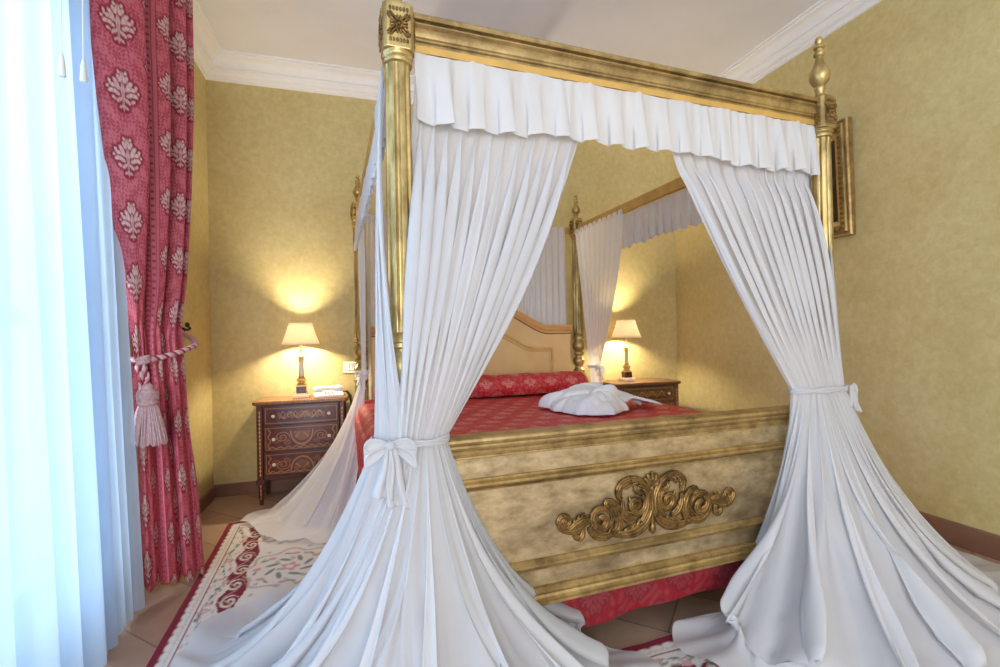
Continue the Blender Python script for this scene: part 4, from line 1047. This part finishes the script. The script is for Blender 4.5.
def rug(cx_, cy_, w_, l_, rz, lab):
    nx_, ny_ = int(w_*2/.006), int(l_*2/.006); x = np.linspace(-w_, w_, nx_); y = np.linspace(-l_, l_, ny_); X, Y = np.meshgrid(x, y, indexing='ij')
    P = np.stack([X, Y, .010+.0015*np.sin(X*37)*np.sin(Y*29)], -1); c_ = rug_cols(X, Y, w_, l_)
    m = MB(); m.grid(P, cols=c_.reshape(-1, 4))
    B4 = np.tile(np.r_[BU, 1], (4, 1))
    # thick edge
    ring = np.concatenate([P[:, 0], P[-1, 1:], P[-2::-1, -1], P[0, -2:0:-1]]); lo_ = ring.copy(); lo_[:, 2] = .0005; lo_[:, :2] *= 1.002
    E = np.stack([lo_, ring], 1); m.grid(E, closed_u=True, cols=np.tile(np.r_[BU, 1], (len(ring)*2, 1)))
    o = m.build('patterned_rug', M['rug'], loc=(cx_, cy_, 0), rotz=rz, attr=True, angle=60); tag(o, lab, 'rug', 'patterned bedroom rugs'); return o
rug(-.335, 2.37, .405, .93, math.radians(2.6), 'cream and burgundy floral rug beside the left of the bed')
rug(1.04, 1.03, .79, .47, math.radians(3.4), 'cream and burgundy rug at the foot of the bed, mostly under the voile')

# ------------------------------------------------------------------ red damask curtain
nz_, nu_ = 560, 440
zs = np.linspace(2.92, .018, nz_)
# left and right ends of the hanging in plan at several heights
def yr(x, ratio): return (x, -x/ratio)
KZL = [2.92, 2.41, 2.07, 1.705, 1.35, 1.095, .875, .647, 0]
KL = [yr(-.95, q) for q in (.4434, .4434, .4316, .4154, .400, .388, .3865, .380, .3765)]
KZR = [2.92, 2.3, 1.8, 1.4, 1.2, 1.05, .7, .4, 0]
KR = [yr(x, q) for x, q in ((-.735, .279), (-.735, .279), (-.75, .287), (-.775, .298), (-.79, .309), (-.785, .306), (-.765, .299), (-.74, .289), (-.725, .281))]
def kz(Z, K, i): return smooth1(np.interp(zs[::-1], Z[::-1], [k[i] for k in K][::-1])[::-1], 80)
Lx, Ly, Rx, Ry = kz(KZL, KL, 0), kz(KZL, KL, 1), kz(KZR, KR, 0), kz(KZR, KR, 1)
SH = [(0, 0), (.16, .05), (.316, .086), (.386, -.021), (.50, .02), (.614, .054), (.70, -.07), (.78, -.02), (.85, .03), (.93, -.07), (1, 0), (1.06, -.09)]
SB = [(0, 0), (.11, .05), (.22, .03), (.30, -.01), (.42, .05), (.54, .03), (.62, -.02), (.72, .045), (.83, .03), (.90, -.02), (1, .0), (1.0, -.10)]
sh = np.array(SH); seg_ = np.r_[0, np.cumsum(np.hypot(np.diff(sh[:, 0])*.51, np.diff(sh[:, 1])))]
fl_w = float(seg_[-1]); u = np.linspace(0, 1, nu_)
def shape_at(S): S = np.array(S); return np.stack([smooth1(np.interp(u, seg_/fl_w, S[:, k]), 60) for k in (0, 1)], -1)
S1, S2 = shape_at(SH), shape_at(SB)
P = np.zeros((nu_, nz_, 3)); ph = 2*PI*u*5
for j in range(nz_):
    L_, R_ = np.array([Lx[j], Ly[j]]), np.array([Rx[j], Ry[j]]); d = R_-L_; nn = np.array([d[1], -d[0]])/np.linalg.norm(d)
    k = float(ss((2.1-zs[j])/1.1)); S = S1*(1-k)+S2*k; tied = math.exp(-((zs[j]-1.09)/.16)**2); b_ = 1-.6*tied
    q = L_+S[:, :1]*d+S[:, 1:]*b_*nn
    q = q+nn*(.004*np.sin(u*70+zs[j]*2))[:, None]*(.4+tied)
    P[:, j, 0] = q[:, 0]; P[:, j, 1] = q[:, 1]; P[:, j, 2] = zs[j]
P[..., 2] += (.012*np.cos(ph))[:, None]*np.clip((.3-zs)/.3, 0, 1)[None, :]+.006*np.clip((.3-zs)/.3, 0, 1)[None, :]
P[..., 0] = np.maximum(P[..., 0], XL+.02)
U = np.broadcast_to((u*fl_w)[:, None], (nu_, nz_)); V = np.broadcast_to(zs[None, :], (nu_, nz_))
CP_, CD_, CL_, CM_ = rgb3(204, 98, 108), rgb3(140, 8, 38), rgb3(218, 178, 168), rgb3(150, 14, 40)
per = .44; x_ = (U % per)/per
ssw = small_swirl(U, V, 3.6)
c = CP_*(1-ssw[..., None]*.75)+CM_*(ssw[..., None]*.75)
def putc(mask, cc, k=1.0):
    global c
    mk = np.clip(mask, 0, 1)[..., None]*k; c = c*(1-mk)+cc*mk
for (cx_, offv, sc) in ((.20, 0, .135), (.50, .5, .115), (.96, .5, .10)):
    vv = ((V/.25+offv) % 1-.5)*.25; uu = U % per-cx_*per
    l, h = motif(uu/sc, vv/sc*.85); putc(h, CD_, .95); putc(l, CL_, .95)
st = (x_ > .60)&(x_ < .86)
putc(st.astype(float), CP_*.95, .85)
for sx_ in (.60, .64, .70, .76, .82, .86): putc(sm(np.abs(x_-sx_)-.004, .004), CD_, .8)
putc(sm(np.abs(((V/.022) % 1-.5)*.8+np.abs(x_-.73)*6-.12)-.12, .1)*(np.abs(x_-.73) < .028), CD_, .8)
putc(sm(np.abs(((V/.03) % 1)-.5)-.16, .1)*((np.abs(x_-.67) < .018)|(np.abs(x_-.79) < .018)), CM_, .9)
cols = np.concatenate([np.clip(c, 0, 1), np.ones((nu_, nz_, 1))], -1)
org = (-.80, 2.35)
rc = MB().grid(P-np.array([org[0], org[1], 0]), cols=cols.reshape(-1, 4)).build('damask_curtain', M['damask'], loc=(org[0], org[1], 0), attr=True, angle=180, solid=.003)
tag(rc, 'tall red and pink damask curtain beside the window, pulled back by a rope', 'curtain')

# rope tie-back with tassel, and hook on the wall
tb = empty('curtain_tieback', (-.86, 2.38, .69), 0, label='pink twisted rope tieback with tassel round the red curtain', cat='tieback')
def rope(pts, r_, name, parent, pitch=.035, off=(-.86, 2.38, .69), N=260):
    a = np.linspace(0, 1, N); C_ = poly_at(pts, a)
    for kk in range(3): C_[:, kk] = smooth1(C_[:, kk], 40)
    T = np.gradient(C_, axis=0); T /= np.linalg.norm(T, axis=1)[:, None]; ln = np.r_[0, np.cumsum(np.linalg.norm(np.diff(C_, axis=0), axis=1))]
    u0 = np.cross(T, [0, 0, 1.0]); bad = np.linalg.norm(u0, axis=1) < .15; u0[bad] = np.cross(T[bad], [0, 1.0, 0]); u0 /= np.linalg.norm(u0, axis=1)[:, None]; w0 = np.cross(T, u0)
    m = MB()
    for k in range(3):
        an = ln/pitch*2*PI+k*2*PI/3; q = C_+r_*.5*(np.cos(an)[:, None]*u0+np.sin(an)[:, None]*w0)
        n0 = m.n; m.tube(q-np.array(off), r_*.58, 7); cc = (rgb3(226, 190, 186), rgb3(164, 44, 72), rgb3(210, 160, 160))[k]
        m.c[-1] = np.tile(np.r_[cc, 1], (m.n-n0, 1))
    return m.build(name, M['rope'], parent, attr=True)
LP = [(-.975, 2.46, 1.06), (-.935, 2.405, 1.055), (-.88, 2.395, 1.05), (-.83, 2.43, 1.06), (-.765, 2.485, 1.085), (-.735, 2.57, 1.11), (-.79, 2.72, 1.14), (-.90, 2.93, 1.17), (-.985, 3.18, 1.19)]
rope(LP, .012, 'rope', tb)
KX, KY = -.881, 2.385
rope([(KX, KY, 1.05), (KX+.0, KY-.012, 1.03), (KX+.015, KY-.01, .99), (KX+.012, KY, .95)], .009, 'rope', tb, N=80)
rope([(KX-.02, KY+.02, 1.05), (KX-.025, KY-.0, 1.02), (KX-.0, KY-.008, .98), (KX+.01, KY, .95)], .009, 'rope', tb, N=80)
m = MB()
for k in range(3): m.tube(np.array([(KX+.024*math.cos(a)*.8, KY+.02*math.sin(a), 1.05+.01*(k-1)+.006*math.cos(a)) for a in np.linspace(0, 2*PI, 25)])-np.array([-.86, 2.38, .69]), .008, 7, False)
m.build('rope_knot', M['tassel'], tb)
tx, ty = KX+.012-(-.86), KY-2.38
m = MB(); 
m.lathe([(.262, .006), (.258, .014), (.25, .022), (.24, .020), (.234, .026), (.226, .034), (.212, .038), (.198, .038), (.188, .033), (.182, .037), (.176, .038), (.17, .034)], tx, ty, 28)
for k in range(14):
    for dr_ in (1, -1):
        a0 = k*2*PI/14; s = np.linspace(0, 1, 8); m.tube(np.array([(tx+(.038+.0015)*math.cos(a0+dr_*q*.7)*(1-.12*abs(q-.5)), ty+(.0395)*math.sin(a0+dr_*q*.7)*(1-.12*abs(q-.5)), .19+.035*q) for q in s]), .0015, 5)
th_ = m.build('tassel_head', M['tassel'], tb)
m = MB(); rs = np.random.RandomState(4)
for k in range(220):
    a = rs.uniform(0, 2*PI); rr_1 = rs.uniform(.3, 1)**.5; s = np.linspace(0, 1, 7); zl = .004+rs.uniform(-.010, .010)
    r_ = (.030+.044*s**.75)*rr_1; z = .175+(zl-.175)*s
    m.tube(np.stack([tx+r_*np.cos(a+.15*s*rs.uniform(-1, 1)), ty+.6*r_*np.sin(a), z], -1), .0032, 5)
tag(m.build('tassel_fringe', M['tassel'], tb), kind='stuff')
hk = empty('curtain_hook', (XL, 3.20, 1.20), 0, label='dark round curtain hook on the left wall behind the red curtain', cat='curtain hook')
m = MB(); th = np.linspace(0, 2*PI, 32, endpoint=False); pr = [(0, .045), (.006, .045), (.010, .038), (.006, .03), (.012, .02), (.05, .010)]
Q = np.zeros((32, len(pr), 3))
for j, (o_, r_) in enumerate(pr): Q[:, j] = np.stack([np.full(32, o_), r_*.8*np.cos(th), r_*1.1*np.sin(th)], -1)
m.grid(Q, closed_u=True); m.build('backplate', M['dark'], hk)
m = MB(); m.tube(np.array([(.045, 0, 0), (.07, -.01, -.002), (.085, -.03, .004), (.08, -.05, .02)]), .007, 8); m.ellipsoid((.078, -.052, .026), (.012, .012, .014)); m.build('hook', M['dark'], hk)

# ------------------------------------------------------------------ window sheers
def sheer(y0, y1, x0, x1, n, seed, lab, z0=.015, amp=.036, zt=2.88, xt=-.055):
    nu = n*22; u = np.linspace(0, 1, nu); wv, ph = fold_wave(u, n, seed, 1.0, .4); v = np.linspace(0, 1, 60); P = np.zeros((nu, 60, 3))
    for j, t in enumerate(v):
        am = amp*(.35+.65*t); xs_t = xt+(0-xt)*t
        P[:, j, 0] = x0+(x1-x0)*u+xs_t+am*wv+.006*np.cos(ph*.5+3*t); P[:, j, 1] = y0+(y1-y0)*u+.010*np.sin(ph)*t; P[:, j, 2] = zt+(z0-zt)*t+(.006*np.sin(ph*.7) if j == 59 else 0)
    c = ((x0+x1)/2, (y0+y1)/2, 0)
    o = MB().grid(P-np.array(c)).build('sheer_curtain', M['sheer'], loc=c, angle=180); tag(o, lab, 'sheer curtain', 'white window sheers'); return o
sheer(.15, 2.11, -.90, -.90, 14, 2, 'wide white sheer curtain glowing in front of the window')
sheer(1.98, 2.35, -.915, -.895, 5, 9, 'narrow bluish sheer strip between the wide sheer and the red curtain', amp=.016, xt=-.085)
# draw cords with plastic pulls
for (y, zb, lab) in ((1.693, 1.905, 'white curtain draw cord with plastic pull, the left and lower one'), (1.809, 1.95, 'white curtain draw cord with plastic pull, the right one nearest the red curtain')):
    t = empty('draw_cord', (-.815, y, zb), 0, label=lab, cat='draw cord', group='curtain draw cords')
    MB().tube(np.array([(0, 0, .07), (0.002, 0, .4), (0, 0, 2.88-zb)]), .0018, 6).build('cord', M['plastic'], t)
    MB().lathe([(0, .008), (.004, .010), (.05, .007), (.068, .004), (.072, .002)], seg=16).build('pull', M['plastic'], t)
# rails above
t = MB(); t.tube(np.array([(-.77, .0, 2.95), (-.77, 2.68, 2.95)]), .014, 12); t.ellipsoid((-.77, 2.71, 2.95), (.028, .035, .028)); 
t.box(XL, -.77, 2.64, 2.655, 2.94, 2.96); t.box(XL, -.77, .2, .215, 2.94, 2.96)
tag(t.build('curtain_rod', M['lampgold']), 'gilt curtain rod above the window, mostly above the frame', 'curtain rod')

# ------------------------------------------------------------------ light
scene.world = bpy.data.worlds.new('World'); scene.world.use_nodes = True
bg = scene.world.node_tree.nodes['Background']; bg.inputs[0].default_value = (.86, .92, 1.0, 1); bg.inputs[1].default_value = .8
def area(name, loc, rot, sx_, sy_, power, colr, spread=None):
    L = bpy.data.lights.new(name, 'AREA'); L.shape = 'RECTANGLE'; L.size = sx_; L.size_y = sy_; L.energy = power; L.color = colr
    if spread: L.spread = spread
    o = bpy.data.objects.new(name, L); col.objects.link(o); o.location = loc; o.rotation_euler = rot; return o
# daylight outside the french window
area('window_daylight', (-1.75, .85, 1.5), (0, math.radians(-90), 0), 2.8, 3.0, 215, (.68, .84, 1.0))
# added fill light behind the camera, tilted slightly up to brighten the ceiling
area('fill_light', (-.6, -4.2, 1.5), (math.radians(97), 0, math.radians(-9)), 3.2, 2.6, 165, (.97, .97, 1.0))
scene.view_settings.view_transform = 'Standard'; scene.view_settings.look = 'None'; scene.view_settings.gamma = 1; scene.view_settings.use_curve_mapping = False
scene.view_settings.exposure = 0.32
scene.cycles.use_denoising = True
scene.cycles.transparent_max_bounces = 32; scene.cycles.max_bounces = 10; scene.cycles.diffuse_bounces = 5; scene.cycles.sample_clamp_indirect = 6; scene.cycles.caustics_reflective = False; scene.cycles.caustics_refractive = False
